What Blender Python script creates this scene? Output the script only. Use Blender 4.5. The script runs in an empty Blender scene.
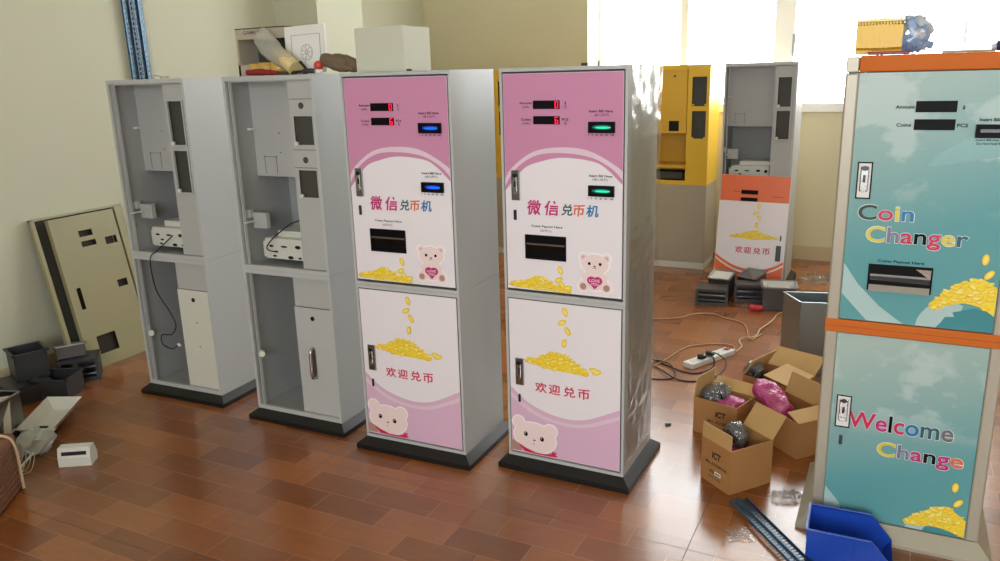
import bpy, bmesh, math, random
from mathutils import Vector, Matrix, noise
random.seed(7)
PI=math.pi
scene=bpy.context.scene
col=scene.collection

# ------------------------------------------------------------------ materials
def mat(name,c,rough=.5,metal=0,spec=.5,var=0,vscale=8,bump=0,bscale=60,coat=0,emit=None,alpha=None,bdist=.002,trans=0):
    m=bpy.data.materials.new(name); m.use_nodes=True
    nt=m.node_tree; b=nt.nodes['Principled BSDF']
    c=tuple(((v/255)/12.92 if v/255<=.04045 else ((v/255+.055)/1.055)**2.4) for v in c)
    b.inputs['Base Color'].default_value=(*c,1); b.inputs['Roughness'].default_value=rough
    b.inputs['Metallic'].default_value=metal; b.inputs['Specular IOR Level'].default_value=spec
    b.inputs['Coat Weight'].default_value=coat
    b.inputs['Transmission Weight'].default_value=trans
    if emit: b.inputs['Emission Color'].default_value=(*c,1); b.inputs['Emission Strength'].default_value=emit
    if alpha is not None: b.inputs['Alpha'].default_value=alpha
    if var or bump:
        tc=nt.nodes.new('ShaderNodeTexCoord')
    if var:
        n=nt.nodes.new('ShaderNodeTexNoise'); n.inputs['Scale'].default_value=vscale; n.inputs['Detail'].default_value=4
        nt.links.new(tc.outputs['Object'],n.inputs['Vector'])
        mr=nt.nodes.new('ShaderNodeMapRange'); mr.inputs[3].default_value=1-var; mr.inputs[4].default_value=1+var
        nt.links.new(n.outputs['Fac'],mr.inputs[0])
        hs=nt.nodes.new('ShaderNodeHueSaturation'); hs.inputs['Color'].default_value=(*c,1)
        nt.links.new(mr.outputs[0],hs.inputs['Value']); nt.links.new(hs.outputs[0],b.inputs['Base Color'])
    if bump:
        n=nt.nodes.new('ShaderNodeTexNoise'); n.inputs['Scale'].default_value=bscale
        nt.links.new(tc.outputs['Object'],n.inputs['Vector'])
        bp=nt.nodes.new('ShaderNodeBump'); bp.inputs['Strength'].default_value=bump; bp.inputs['Distance'].default_value=bdist
        nt.links.new(n.outputs['Fac'],bp.inputs['Height']); nt.links.new(bp.outputs[0],b.inputs['Normal'])
    return m

def film_mat(name,tint=(.95,.95,.95),gloss=.25,rough=.15,bub=0,diff=0.0,dcol=(1,1,1)):
    m=bpy.data.materials.new(name); m.use_nodes=True; nt=m.node_tree
    for n in list(nt.nodes): nt.nodes.remove(n)
    out=nt.nodes.new('ShaderNodeOutputMaterial'); tr=nt.nodes.new('ShaderNodeBsdfTransparent'); tr.inputs[0].default_value=(*tint,1)
    gl=nt.nodes.new('ShaderNodeBsdfGlossy'); gl.inputs['Roughness'].default_value=rough
    di=nt.nodes.new('ShaderNodeBsdfDiffuse'); di.inputs[0].default_value=(*dcol,1)
    fr=nt.nodes.new('ShaderNodeLayerWeight'); fr.inputs['Blend'].default_value=.3
    mr=nt.nodes.new('ShaderNodeMapRange'); mr.inputs[3].default_value=gloss*.4; mr.inputs[4].default_value=min(1,gloss*2.5)
    nt.links.new(fr.outputs['Fresnel'],mr.inputs[0])
    m0=nt.nodes.new('ShaderNodeMixShader'); m0.inputs[0].default_value=diff
    nt.links.new(tr.outputs[0],m0.inputs[1]); nt.links.new(di.outputs[0],m0.inputs[2])
    mx=nt.nodes.new('ShaderNodeMixShader'); nt.links.new(mr.outputs[0],mx.inputs[0])
    nt.links.new(m0.outputs[0],mx.inputs[1]); nt.links.new(gl.outputs[0],mx.inputs[2])
    nt.links.new(mx.outputs[0],out.inputs['Surface'])
    if bub:
        tc=nt.nodes.new('ShaderNodeTexCoord'); v=nt.nodes.new('ShaderNodeTexVoronoi'); v.inputs['Scale'].default_value=bub
        nt.links.new(tc.outputs['Object'],v.inputs['Vector'])
        bp=nt.nodes.new('ShaderNodeBump'); bp.inputs['Strength'].default_value=.8; bp.inputs['Distance'].default_value=.004
        nt.links.new(v.outputs['Distance'],bp.inputs['Height'])
        nt.links.new(bp.outputs[0],gl.inputs['Normal']); nt.links.new(bp.outputs[0],di.inputs['Normal'])
    return m

MT={}
MT['white']=mat('white powder coat',(186,189,189),.36,var=.015,vscale=3)
MT['white_side']=MT['white']
MT['inner']=mat('grey sheet metal',(178,180,179),.45,var=.03,vscale=4)
MT['darkening']=mat('grey inner lining',(160,162,162),.5,var=.04,vscale=4)  # darker grey for the sheets that shade the cabinet inside
MT['offwhite']=mat('offwhite sheet',(214,214,204),.45)
MT['black']=mat('black plastic',(13,13,14),.5,var=.05)
MT['dark']=mat('bay shade and dark grey',(66,66,60),.6)  # shade of the acceptor bays put into the colour; dark parts share it
MT['hole']=mat('black hole',(8,8,8),.8)
MT['chrome']=mat('brushed chrome',(190,190,190),.22,1)
MT['steel']=mat('zinc steel',(150,152,155),.3,1,var=.08)
MT['lockdark']=mat('dark lock metal',(70,70,72),.3,.9)
MT['gasket']=mat('door gap',(70,70,72),.6)
MT['print_white']=mat('white print film',(238,233,240),.25,spec=.5)
MT['pink']=mat('pink print',(205,142,178),.25)
MT['pink_soft']=mat('soft pink print',(222,184,212),.25)
MT['pink_band']=mat('pale pink print band',(230,206,222),.25)
MT['coin_a']=mat('yellow coin print',(250,222,66),.3)
MT['coin_b']=mat('dark yellow coin print',(230,188,44),.3)
MT['coin_c']=mat('pale yellow coin print',(252,236,130),.3)
MT['bear']=mat('pale bear print',(242,222,222),.3)
MT['bear_edge']=mat('white bear edge print',(250,244,244),.3)
MT['bear_dk']=mat('brown paw print',(178,140,130),.3)
MT['ink']=mat('black ink',(12,10,13),.5,spec=.12)
MT['inkgrey']=mat('grey ink',(110,110,116),.4)
MT['red']=mat('red ink',(208,34,84),.4)
MT['magenta']=mat('magenta ink',(196,40,120),.4)
MT['orange_ink']=mat('orange ink',(222,110,70),.4)
MT['blue_ink']=mat('blue ink',(30,120,180),.4)
MT['teal_ink']=mat('teal ink',(40,92,104),.4)
MT['green_ink']=mat('dark green ink',(24,62,50),.4)
MT['yellow_ink']=mat('yellow ink',(222,204,70),.4)
MT['purple_ink']=mat('purple grey ink',(130,120,150),.4)
MT['white_ink']=mat('white ink',(235,240,240),.4)
MT['led']=mat('red led',(255,30,70),.4,emit=1.5)
MT['blueled']=mat('blue slot light',(10,90,255),.4,emit=1.2)
MT['blueled_dim']=mat('dim blue slot light',(14,50,150),.4,emit=.5)
MT['greenled_dim']=mat('dim green slot light',(6,90,76),.4,emit=.6)
MT['greenled']=mat('green slot light',(20,205,165),.4,emit=.9)
MT['orange']=mat('orange profile',(204,108,40),.6,spec=.2,var=.03)
MT['orange_panel']=mat('orange print',(238,112,60),.35)
MT['alu']=mat('champagne aluminium',(176,170,154),.38,.25,var=.02)
MT['yellow']=mat('yellow powder coat',(236,190,52),.4,var=.02)
MT['yellow_in']=mat('yellow inner panel',(226,178,52),.45)
MT['greige']=mat('beige grey door',(178,168,148),.45)
MT['beige']=mat('beige sheet metal',(158,152,118),.4,var=.03)
MT['darkgrey']=mat('dark grey plastic',(52,54,58),.42,var=.1)
MT['darkgrey2']=mat('worn grey casting',(74,70,70),.4,var=.15,bump=.2)
MT['wall']=mat('cream wall paint',(200,201,180),.75,var=.02,vscale=1.5)
MT['wall_w']=mat('yellow cream wall paint',(212,206,174),.75,var=.02,vscale=1.5)
MT['wall_r']=mat('off white wall paint',(224,220,205),.8)
MT['ceil']=mat('ceiling paint',(225,222,210),.8)
MT['frame']=mat('white window frame',(240,240,236),.4)
MT['tile_skirt']=mat('skirting tile',(196,182,150),.35)
MT['carton']=mat('brown carton',(172,124,74),.7,var=.04,vscale=12)
MT['carton_in']=mat('light carton inside',(196,158,102),.75,var=.04)
MT['print_brown']=mat('carton print ink',(56,36,24),.7)
MT['paper']=mat('white label',(232,232,228),.6)
MT['blue']=mat('blue bin plastic',(30,72,178),.33,var=.04,spec=.5)
MT['rail']=mat('blue slotted strip',(70,100,124),.3,.35,var=.12,vscale=30)
MT['rail_dk']=mat('dark blue slotted strip',(40,66,92),.35,.2)
MT['galv']=mat('galvanised box',(150,162,164),.28,.75,var=.05)
MT['tan']=mat('tan cord',(196,150,104),.5)
MT['cord']=mat('black cord',(18,18,20),.45)
MT['gold']=mat('gold parcel tape',(206,168,84),.25,var=.05)
MT['core']=mat('tape core',(190,170,140),.7)
MT['redp']=mat('dark red plastic',(140,30,34),.4)
MT['redball']=mat('red knob',(200,72,56),.3)
MT['glove']=mat('brown glove cloth',(112,96,74),.85,bump=.6,bscale=120,var=.15)
MT['yel_basket']=mat('yellow basket plastic',(236,194,40),.35,trans=.0)
MT['bluepart']=mat('blue connector plastic',(120,165,215),.35)
MT['greypart']=mat('grey connector plastic',(205,215,222),.35)
MT['pinkbag']=None
MT['basket']=mat('brown woven carton',(128,88,62),.75,var=.12,vscale=25,bump=.4,bscale=90)
MT['rope']=mat('pale cord',(206,182,150),.7)
MT['navy']=mat('navy plastic',(40,46,90),.35)
MT['stripbody']=mat('white strip plastic',(222,222,218),.35)
MT['film']=film_mat('clear film',(.95,.96,.97),.16,.2,diff=.10)
MT['film_side']=film_mat('clear wrap on side',(.92,.90,.86),.26,.2)
MT['bubble']=film_mat('clear bubble film',(.88,.89,.91),.22,.15,bub=90,diff=.06)
MT['pinkfilm']=film_mat('pink bubble film',(.62,.10,.32),.2,.18,bub=90,diff=.75,dcol=(.62,.07,.27))
MT['paperfilm']=film_mat('white crumpled film',(.9,.93,.9),.25,.3,bub=40,diff=.5,dcol=(.75,.8,.74))
MT['glass']=film_mat('window glass',(.97,.98,.98),.04,.0)

# printed artwork of the teal changer: procedural world-map like shapes in pale cyan on teal
def teal_art(name,flip):
    m=bpy.data.materials.new(name); m.use_nodes=True; nt=m.node_tree; N=nt.nodes.new; Lk=nt.links.new
    b=nt.nodes['Principled BSDF']; b.inputs['Roughness'].default_value=.35; b.inputs['Specular IOR Level'].default_value=.25
    tc=N('ShaderNodeTexCoord'); sp=N('ShaderNodeSeparateXYZ'); Lk(tc.outputs['Object'],sp.inputs[0])
    # gradient by print position
    ma=N('ShaderNodeMath'); ma.operation='MULTIPLY_ADD'; Lk(sp.outputs['X'],ma.inputs[0]); ma.inputs[1].default_value=-.55; 
    mz=N('ShaderNodeMath'); mz.operation='MULTIPLY_ADD'; Lk(sp.outputs['Z'],mz.inputs[0]); mz.inputs[1].default_value=1.35 if not flip else 1.6; mz.inputs[2].default_value=(-1.33 if not flip else -.25)
    Lk(mz.outputs[0],ma.inputs[2])
    cr=N('ShaderNodeValToRGB'); Lk(ma.outputs[0],cr.inputs[0])
    def lin(c): return tuple((v/255/12.92 if v/255<=.04045 else ((v/255+.055)/1.055)**2.4) for v in c)+(1,)
    e=cr.color_ramp.elements; e[0].position=.0; e[0].color=lin((98,162,168)); e[1].position=.8; e[1].color=lin((170,192,186))
    mp=N('ShaderNodeMapping'); Lk(tc.outputs['Object'],mp.inputs[0]); mp.inputs['Scale'].default_value=(1,1,1.3); mp.inputs['Location'].default_value=(.3 if flip else 0,0,.1)
    n=N('ShaderNodeTexNoise'); n.inputs['Scale'].default_value=4.2; n.inputs['Detail'].default_value=6; n.inputs['Roughness'].default_value=.55; Lk(mp.outputs[0],n.inputs['Vector'])
    r2=N('ShaderNodeValToRGB'); Lk(n.outputs['Fac'],r2.inputs[0]); q=r2.color_ramp.elements; q[0].position=.5; q[0].color=(0,0,0,1); q[1].position=.56; q[1].color=(.55,.55,.55,1)
    # fade the shapes toward the print's foot
    mf=N('ShaderNodeMapRange'); Lk(sp.outputs['Z'],mf.inputs[0]); mf.inputs[1].default_value=(1.15 if not flip else .38); mf.inputs[2].default_value=(1.3 if not flip else .5)
    mm=N('ShaderNodeMath'); mm.operation='MULTIPLY'; Lk(mf.outputs[0],mm.inputs[0]); Lk(r2.outputs[0],mm.inputs[1])
    mx=N('ShaderNodeMixRGB'); Lk(mm.outputs[0],mx.inputs[0]); Lk(cr.outputs[0],mx.inputs[1]); mx.inputs[2].default_value=lin((196,214,212))
    Lk(mx.outputs[0],b.inputs['Base Color'])
    return m
MT['teal_up']=teal_art('teal map print upper',False); MT['teal_lo']=teal_art('teal map print lower',True)
MT['teal_deep']=mat('deep teal print',(60,140,152),.25)
MT['teal_pale']=mat('pale cyan print',(176,206,206),.25)

# floor: printed parquet-look tiles, glossy
def floor_mat():
    m=bpy.data.materials.new('glossy parquet look tile'); m.use_nodes=True; nt=m.node_tree; N=nt.nodes.new; Lk=nt.links.new
    b=nt.nodes['Principled BSDF']
    tc=N('ShaderNodeTexCoord')
    br=N('ShaderNodeTexBrick'); Lk(tc.outputs['Object'],br.inputs['Vector'])
    br.inputs['Scale'].default_value=1; br.inputs['Brick Width'].default_value=.30; br.inputs['Row Height'].default_value=.133; br.inputs['Mortar Size'].default_value=.0022
    br.inputs['Mortar Smooth'].default_value=.6; br.inputs['Bias'].default_value=0.0
    br.inputs['Color1'].default_value=(.19,.058,.014,1); br.inputs['Color2'].default_value=(.34,.117,.032,1); br.inputs['Mortar'].default_value=(.40,.17,.085,1)
    mp=N('ShaderNodeMapping'); Lk(tc.outputs['Object'],mp.inputs[0]); mp.inputs['Scale'].default_value=(2.2,14,1)
    n=N('ShaderNodeTexNoise'); n.inputs['Scale'].default_value=3; n.inputs['Detail'].default_value=6; n.inputs['Distortion'].default_value=.6; Lk(mp.outputs[0],n.inputs['Vector'])
    n2=N('ShaderNodeTexNoise'); n2.inputs['Scale'].default_value=2.5; n2.inputs['Detail'].default_value=3; Lk(tc.outputs['Object'],n2.inputs['Vector'])
    mr=N('ShaderNodeMapRange'); Lk(n.outputs['Fac'],mr.inputs[0]); mr.inputs[3].default_value=.8; mr.inputs[4].default_value=1.2
    mr2=N('ShaderNodeMapRange'); Lk(n2.outputs['Fac'],mr2.inputs[0]); mr2.inputs[3].default_value=.82; mr2.inputs[4].default_value=1.18
    mu=N('ShaderNodeMath'); mu.operation='MULTIPLY'; Lk(mr.outputs[0],mu.inputs[0]); Lk(mr2.outputs[0],mu.inputs[1])
    hs=N('ShaderNodeHueSaturation'); Lk(br.outputs['Color'],hs.inputs['Color']); Lk(mu.outputs[0],hs.inputs['Value'])
    # large tile grout: dark thin lines every .8 m crossing at (-.548, 2.459)
    sp=N('ShaderNodeSeparateXYZ'); Lk(tc.outputs['Object'],sp.inputs[0])
    def grout(out,off):
        a=N('ShaderNodeMath'); a.operation='ADD'; Lk(out,a.inputs[0]); a.inputs[1].default_value=off
        p=N('ShaderNodeMath'); p.operation='PINGPONG'; Lk(a.outputs[0],p.inputs[0]); p.inputs[1].default_value=.4
        l=N('ShaderNodeMath'); l.operation='LESS_THAN'; Lk(p.outputs[0],l.inputs[0]); l.inputs[1].default_value=.0013
        return l.outputs[0]
    gx=grout(sp.outputs['X'],.548+8); gy=grout(sp.outputs['Y'],-2.459+8)
    mxx=N('ShaderNodeMath'); mxx.operation='MAXIMUM'; Lk(gx,mxx.inputs[0]); Lk(gy,mxx.inputs[1])
    mc=N('ShaderNodeMixRGB'); Lk(mxx.outputs[0],mc.inputs[0]); Lk(hs.outputs[0],mc.inputs[1]); mc.inputs[2].default_value=(.05,.03,.02,1)
    Lk(mc.outputs[0],b.inputs['Base Color'])
    rr=N('ShaderNodeMapRange'); Lk(n2.outputs['Fac'],rr.inputs[0]); rr.inputs[3].default_value=.19; rr.inputs[4].default_value=.28
    r3=N('ShaderNodeMath'); r3.operation='MAXIMUM'; Lk(rr.outputs[0],r3.inputs[0]); 
    r4=N('ShaderNodeMath'); r4.operation='MULTIPLY'; Lk(mxx.outputs[0],r4.inputs[0]); r4.inputs[1].default_value=.8; Lk(r4.outputs[0],r3.inputs[1])
    Lk(r3.outputs[0],b.inputs['Roughness'])
    b.inputs['Specular IOR Level'].default_value=.9
    bp=N('ShaderNodeBump'); bp.inputs['Strength'].default_value=.15; bp.inputs['Distance'].default_value=.001; Lk(n.outputs['Fac'],bp.inputs['Height']); Lk(bp.outputs[0],b.inputs['Normal'])
    return m
MT['floor']=floor_mat()

# ------------------------------------------------------------------ mesh helpers
def BM(): return bmesh.new()
def abox(bm,x0,x1,y0,y1,z0,z1,mi=0,M=None,bev=0):
    if x0>x1:x0,x1=x1,x0
    if y0>y1:y0,y1=y1,y0
    if z0>z1:z0,z1=z1,z0
    t=bmesh.new()
    bmesh.ops.create_cube(t,size=1)
    for v in t.verts: v.co=Vector((x0+(v.co.x+.5)*(x1-x0),y0+(v.co.y+.5)*(y1-y0),z0+(v.co.z+.5)*(z1-z0)))
    if bev: bmesh.ops.bevel(t,geom=list(t.edges),offset=bev,segments=2,profile=.5,affect='EDGES')
    merge(bm,t,mi,M); return bm
def merge(bm,t,mi=0,M=None):
    mp={}
    for v in t.verts: mp[v]=bm.verts.new(M@v.co if M else v.co)
    for f in t.faces:
        try:
            nf=bm.faces.new([mp[v] for v in f.verts]); nf.material_index=mi if mi is not None else f.material_index; nf.smooth=f.smooth
        except ValueError: pass
    t.free()
def acyl(bm,p0,p1,r0,r1=None,seg=16,mi=0,caps=True,smooth=True):
    r1=r0 if r1 is None else r1
    p0=Vector(p0);p1=Vector(p1);d=p1-p0;L=d.length
    t=bmesh.new(); bmesh.ops.create_cone(t,cap_ends=caps,segments=seg,radius1=r0,radius2=r1,depth=L)
    q=d.to_track_quat('Z','Y').to_matrix().to_4x4(); M=Matrix.Translation((p0+p1)/2)@q
    for f in t.faces: f.smooth=smooth and len(f.verts)==4
    merge(bm,t,mi,M); return bm
def atube(bm,pts,r,seg=8,mi=0,res=6,closed=False):
    P=[Vector(p) for p in pts]
    if len(P)>2: P=smoothpts(P,res)
    rings=[];n=len(P);up=Vector((0,0,1))
    prev=None
    for i,p in enumerate(P):
        d=(P[min(i+1,n-1)]-P[max(i-1,0)]).normalized()
        if prev is None:
            a=d.cross(up); 
            if a.length<1e-3:a=d.cross(Vector((1,0,0)))
            a.normalize()
        else:
            a=(prev-d*prev.dot(d)).normalized()
        prev=a;b=d.cross(a)
        rr=r[min(i*len(r)//n,len(r)-1)] if isinstance(r,(list,tuple)) else r
        rings.append([bm.verts.new(p+(a*math.cos(2*PI*k/seg)+b*math.sin(2*PI*k/seg))*rr) for k in range(seg)])
    for i in range(n-1):
        for k in range(seg):
            f=bm.faces.new([rings[i][k],rings[i][(k+1)%seg],rings[i+1][(k+1)%seg],rings[i+1][k]]);f.smooth=True;f.material_index=mi
    for rg,fl in ((rings[0],True),(rings[-1],False)):
        f=bm.faces.new(rg[::-1] if fl else rg); f.material_index=mi
    return bm
def smoothpts(P,res):
    out=[];n=len(P)
    for i in range(n-1):
        p0=P[max(i-1,0)];p1=P[i];p2=P[i+1];p3=P[min(i+2,n-1)]
        for k in range(res):
            t=k/res
            out.append(.5*((2*p1)+(p2-p0)*t+(2*p0-5*p1+4*p2-p3)*t*t+(3*p1-p0-3*p2+p3)*t**3))
    out.append(P[-1]); return out
def apoly(bm,pts,y,mi=0,th=.0):
    """flat print face on a front plane: pts in (x,z), facing -y"""
    vs=[bm.verts.new((x,y,z)) for x,z in pts]
    f=bm.faces.new(vs); f.material_index=mi
    f.normal_update()
    if f.normal.y>0: f.normal_flip()
    return bm
def ell(cx,cz,rx,rz,rot=0,n=20,a0=0,a1=2*PI):
    o=[];full=abs(a1-a0-2*PI)<1e-6
    for k in range(n if full else n+1):
        a=a0+(a1-a0)*k/n
        x=rx*math.cos(a);z=rz*math.sin(a)
        o.append((cx+x*math.cos(rot)-z*math.sin(rot),cz+x*math.sin(rot)+z*math.cos(rot)))
    return o
def curve(pts,n=40):
    P=smoothpts([Vector((x,z,0)) for x,z in pts],10)
    return [(p.x,p.y) for p in P]
def at(c,x):
    for i in range(len(c)-1):
        if c[i][0]<=x<=c[i+1][0]:
            t=(x-c[i][0])/(c[i+1][0]-c[i][0]+1e-9); return c[i][1]*(1-t)+c[i+1][1]*t
    return c[0][1] if x<c[0][0] else c[-1][1]
def band(bm,ca,cb,x0,x1,y,mi,n=36):
    """strip of print between the curves ca (top) and cb (bottom) (lists or constants)"""
    fa=(lambda x:ca) if isinstance(ca,(int,float)) else (lambda x:at(ca,x))
    fb=(lambda x:cb) if isinstance(cb,(int,float)) else (lambda x:at(cb,x))
    for k in range(n):
        xa=x0+(x1-x0)*k/n;xb=x0+(x1-x0)*(k+1)/n
        apoly(bm,[(xa,fb(xa)),(xb,fb(xb)),(xb,fa(xb)),(xa,fa(xa))],y,mi)
def prop(o,label=None,cat=None,group=None,kind=None):
    if label:o['label']=label
    if cat:o['category']=cat
    if group:o['group']=group
    if kind:o['kind']=kind
    return o
def part(name,bm,mats,parent=None,loc=(0,0,0),rot=(0,0,0),label=None,recalc=True):
    if recalc: bmesh.ops.recalc_face_normals(bm,faces=bm.faces)
    me=bpy.data.meshes.new(name); bm.to_mesh(me); bm.free()
    if not isinstance(mats,(list,tuple)): mats=[mats]
    for m in mats: me.materials.append(MT[m] if isinstance(m,str) else m)
    o=bpy.data.objects.new(name,me); col.objects.link(o); o.location=loc; o.rotation_euler=rot
    if parent: o.parent=parent
    if label: o['label']=label
    return o
def thing(name,label,cat,loc=(0,0,0),rz=0,group=None):
    o=bpy.data.objects.new(name,None); col.objects.link(o); o.location=loc; o.rotation_euler=(0,0,math.radians(rz)); o.empty_display_size=.1
    return prop(o,label,cat,group)
def struct(name,bm,m,parent=None):
    o=part(name,bm,m,parent); 
    if parent is None: o['kind']='structure'
    return o
def lettering(s,x0,x1,z0,z1,mats,parent,y=-.0015,bold=0.0,shear=0,cols=None,name='lettering',keep=False,halo=None):
    cu=bpy.data.curves.new(name,'FONT'); cu.body=s; cu.size=1; cu.offset=bold; cu.shear=shear; cu.fill_mode='FRONT'; cu.resolution_u=4
    ml=[MT[m] for m in (mats if isinstance(mats,(list,tuple)) else [mats])]
    for m in ml: cu.materials.append(m)
    if cols:
        for i,c in enumerate(cols): cu.body_format[i].material_index=c
    ob=bpy.data.objects.new(name,cu); col.objects.link(ob)
    bpy.context.view_layer.update()
    me=bpy.data.meshes.new_from_object(ob.evaluated_get(bpy.context.evaluated_depsgraph_get()))
    bpy.data.objects.remove(ob); bpy.data.curves.remove(cu)
    if len(me.vertices)==0: print('NO TEXT',s); return None
    xs=[v.co.x for v in me.vertices];ys=[v.co.y for v in me.vertices]
    sx=(x1-x0)/(max(xs)-min(xs)); sz=(z1-z0)/(max(ys)-min(ys)); mx=min(xs);my=min(ys)
    for v in me.vertices: v.co=Vector(((v.co.x-mx)*sx+x0,y,(v.co.y-my)*sz+z0))
    me.name=name
    if not len(me.materials):
        for m in ml: me.materials.append(m)
    o=bpy.data.objects.new(name,me); col.objects.link(o); o.parent=parent
    return o
def crumple(bm,amp,freq,seed=0):
    for v in bm.verts:
        n=noise.noise_vector(v.co*freq+Vector((seed*3.1,seed*1.7,seed)))
        v.co+=n*amp
def blob(sx,sy,sz,amp=.01,freq=25,seed=0,sub=4,mi=0):
    t=BM(); bmesh.ops.create_icosphere(t,subdivisions=sub,radius=1)
    for v in t.verts:
        c=v.co.copy(); 
        c=Vector([math.copysign(abs(k)**.75,k) for k in c])
        v.co=Vector((c.x*sx,c.y*sy,c.z*sz))
    crumple(t,amp,freq,seed)
    for f in t.faces: f.smooth=True
    return t

# ------------------------------------------------------------------ room
XL,YW,YB,XR,ZC=-4.386,7.1,-2.6,3.6,3.8
WZ0,WZ1=1.318,3.5
XW=.85
struct('floor',abox(BM(),XL-.3,XR+.3,YB-.3,YW+.45,-.1,0),'floor')
struct('ceiling',abox(BM(),XL-.3,XR+.3,YB-.3,YW+.45,ZC,ZC+.12),'ceil')
w=BM(); abox(w,XL-.25,XL,YB-.3,YW+.4,0,ZC); abox(w,XL,-3.97,4.93,5.49,0,ZC)
struct('wall_left',w,'wall')
w=BM(); T=.35
abox(w,XL,-2.65,YW,YW+T,0,ZC); abox(w,-2.65,XW,YW,YW+T,0,WZ0-.072); abox(w,-2.65,XW,YW,YW+T,WZ1,ZC); abox(w,XW,XR,YW,YW+T,0,ZC)
struct('wall_back',w,'wall_w')
abx=BM(); abox(abx,-2.66,XW,YW-.03,YW+T,WZ0-.072,WZ0,bev=.006); struct('trim_1',abx,'frame')
w=BM(); abox(w,XR,XR+.25,YB,YW+.4,0,ZC); struct('wall_right',w,'wall_r')
w=BM(); RX0,RX1,RZ0,RZ1=-1.3,2.1,1.0,2.9
abox(w,XL,RX0,YB-.25,YB,0,ZC); abox(w,RX1,XR,YB-.25,YB,0,ZC); abox(w,RX0,RX1,YB-.25,YB,0,RZ0); abox(w,RX0,RX1,YB-.25,YB,RZ1,ZC)
struct('wall_front',w,'wall_r')
sk=BM(); abox(sk,XL,XR,YW-.012,YW,0,.125,bev=.002); struct('baseboard_back',sk,'tile_skirt')
sk=BM(); abox(sk,XL,XL+.012,YB,YW,0,.11,bev=.002); struct('baseboard_left',sk,'tile_skirt')
def window(n,x0,x1,y,bars,z0=WZ0,z1=WZ1,handles=(),fw=.03):
    f=BM(); abox(f,x0,x1,y,y+.05,z0,z0+.03); abox(f,x0,x1,y,y+.05,z1-.04,z1)
    abox(f,x0,x0+fw,y,y+.05,z0,z1)
    for a,b in bars: abox(f,a,b,y-.004,y+.05,z0,z1)
    o=part('window_%d'%n,f,'frame'); o['kind']='structure'
    g_=BM(); abox(g_,x0+.01,x1,y+.02,y+.024,z0+.01,z1-.02); part('glass_pane',g_,'glass',o)
    for hx,hz in handles:
        h=BM(); abox(h,hx-.012,hx+.012,y-.03,y-.0,hz-.08,hz+.08,bev=.004); abox(h,hx-.008,hx+.008,y-.05,y-.03,hz-.1,hz,bev=.004); part('window_handle',h,'steel',o)
window(1,-2.65,-.98,7.40,[(-1.875,-1.81),(-1.063,-.98)],handles=[(-2.63,1.63)])
window(2,-.98,XW,7.40,[(-.98,-.90),(XW-.05,XW)],handles=[(-.90,1.80),(.36,1.84)])
window(3,RX0,RX1,YB-.1,[(.37,.43),(2.05,2.1)],z0=RZ0,z1=RZ1)  # unseen window behind the camera, added and sized to light the cabinet fronts

# ------------------------------------------------------------------ changer cabinets (0.508 x 0.38 x 1.65 m)
W,D,H,HS,HB=.508,.38,1.65,.767,.0513
def plinth(root,pe=.036):
    b=BM(); 
    def ring(e,z): return [b.verts.new(p) for p in ((-e,-e,z),(W+e,-e,z),(W+e,D+e,z),(-e,D+e,z))]
    r=[ring(pe,0),ring(pe,.022),ring(.0,HB)]
    for i in range(2):
        for k in range(4): b.faces.new([r[i][k],r[i][(k+1)%4],r[i+1][(k+1)%4],r[i+1][k]])
    b.faces.new(r[0][::-1]); b.faces.new(r[2])
    return part('plinth',b,'black',root)
def shell(name,root,z0,z1,m,fl=.014,W=W,D=D,t=.002,closed=False,rail=.02,flange=True):
    b=BM()
    abox(b,0,t,0,D,z0,z1);abox(b,W-t,W,0,D,z0,z1);abox(b,t,W-t,D-t,D,z0,z1);abox(b,t,W-t,0,D-t,z0,z0+t);abox(b,t,W-t,0,D-t,z1-t,z1)
    abox(b,t,fl,0,.016,z0+t,z1-t);abox(b,W-fl,W-t,0,.016,z0+t,z1-t);abox(b,fl,W-fl,0,.016,z0+t,z0+rail);abox(b,fl,W-fl,0,.016,z1-rail,z1-t)
    if flange:   # inner door seal lip
        abox(b,.030,.034,.004,.022,z0+rail,z1-rail)
        abox(b,fl,W-fl,.018,.021,z1-rail-.006,z1-rail)
    return part(name,b,m,root)
def plate(b,x0,x1,z0,z1,y0,y1,holes,mi=0):
    z=z0
    for hx0,hx1,hz0,hz1 in sorted(holes,key=lambda h:h[2]):
        if hz0>z: abox(b,x0,x1,y0,y1,z,hz0,mi)
        abox(b,x0,hx0,y0,y1,hz0,hz1,mi); abox(b,hx1,x1,y0,y1,hz0,hz1,mi); z=hz1
    if z<z1: abox(b,x0,x1,y0,y1,z,z1,mi)
    return b
def disc(b,x,z,r,y0,y1,mi=0,seg=18): acyl(b,(x,y0,z),(x,y1,z),r,seg=seg,mi=mi)
def board(root,x0,x1,z0,z1,y=.10):
    b=BM(); abox(b,x0,x1,y,y+.16,z0,z1,bev=.003); abox(b,x0+.05,x1,y+.04,y+.2,z1,z1+.03,bev=.003)
    abox(b,x0-.02,x0,y+.01,y+.15,z0+.005,z1-.02)
    o=part('controller_box',b,'offwhite',root)
    ww=x1-x0
    for fx,fz,rx,rz in ((.14,.62,.017,.007),(.42,.62,.024,.006),(.72,.64,.02,.011),(.92,.60,.014,.016),(.24,.36,.014,.006),(.2,.14,.014,.006),(.55,.12,.02,.01),(.75,.12,.012,.006),(.92,.12,.016,.013)):
        s=BM(); apoly(s,ell(x0+fx*ww,z0+fz*(z1-z0),rx*.85,rz*.8,n=14),y-.001); part('port',s,'hole',o)
    return o
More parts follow.
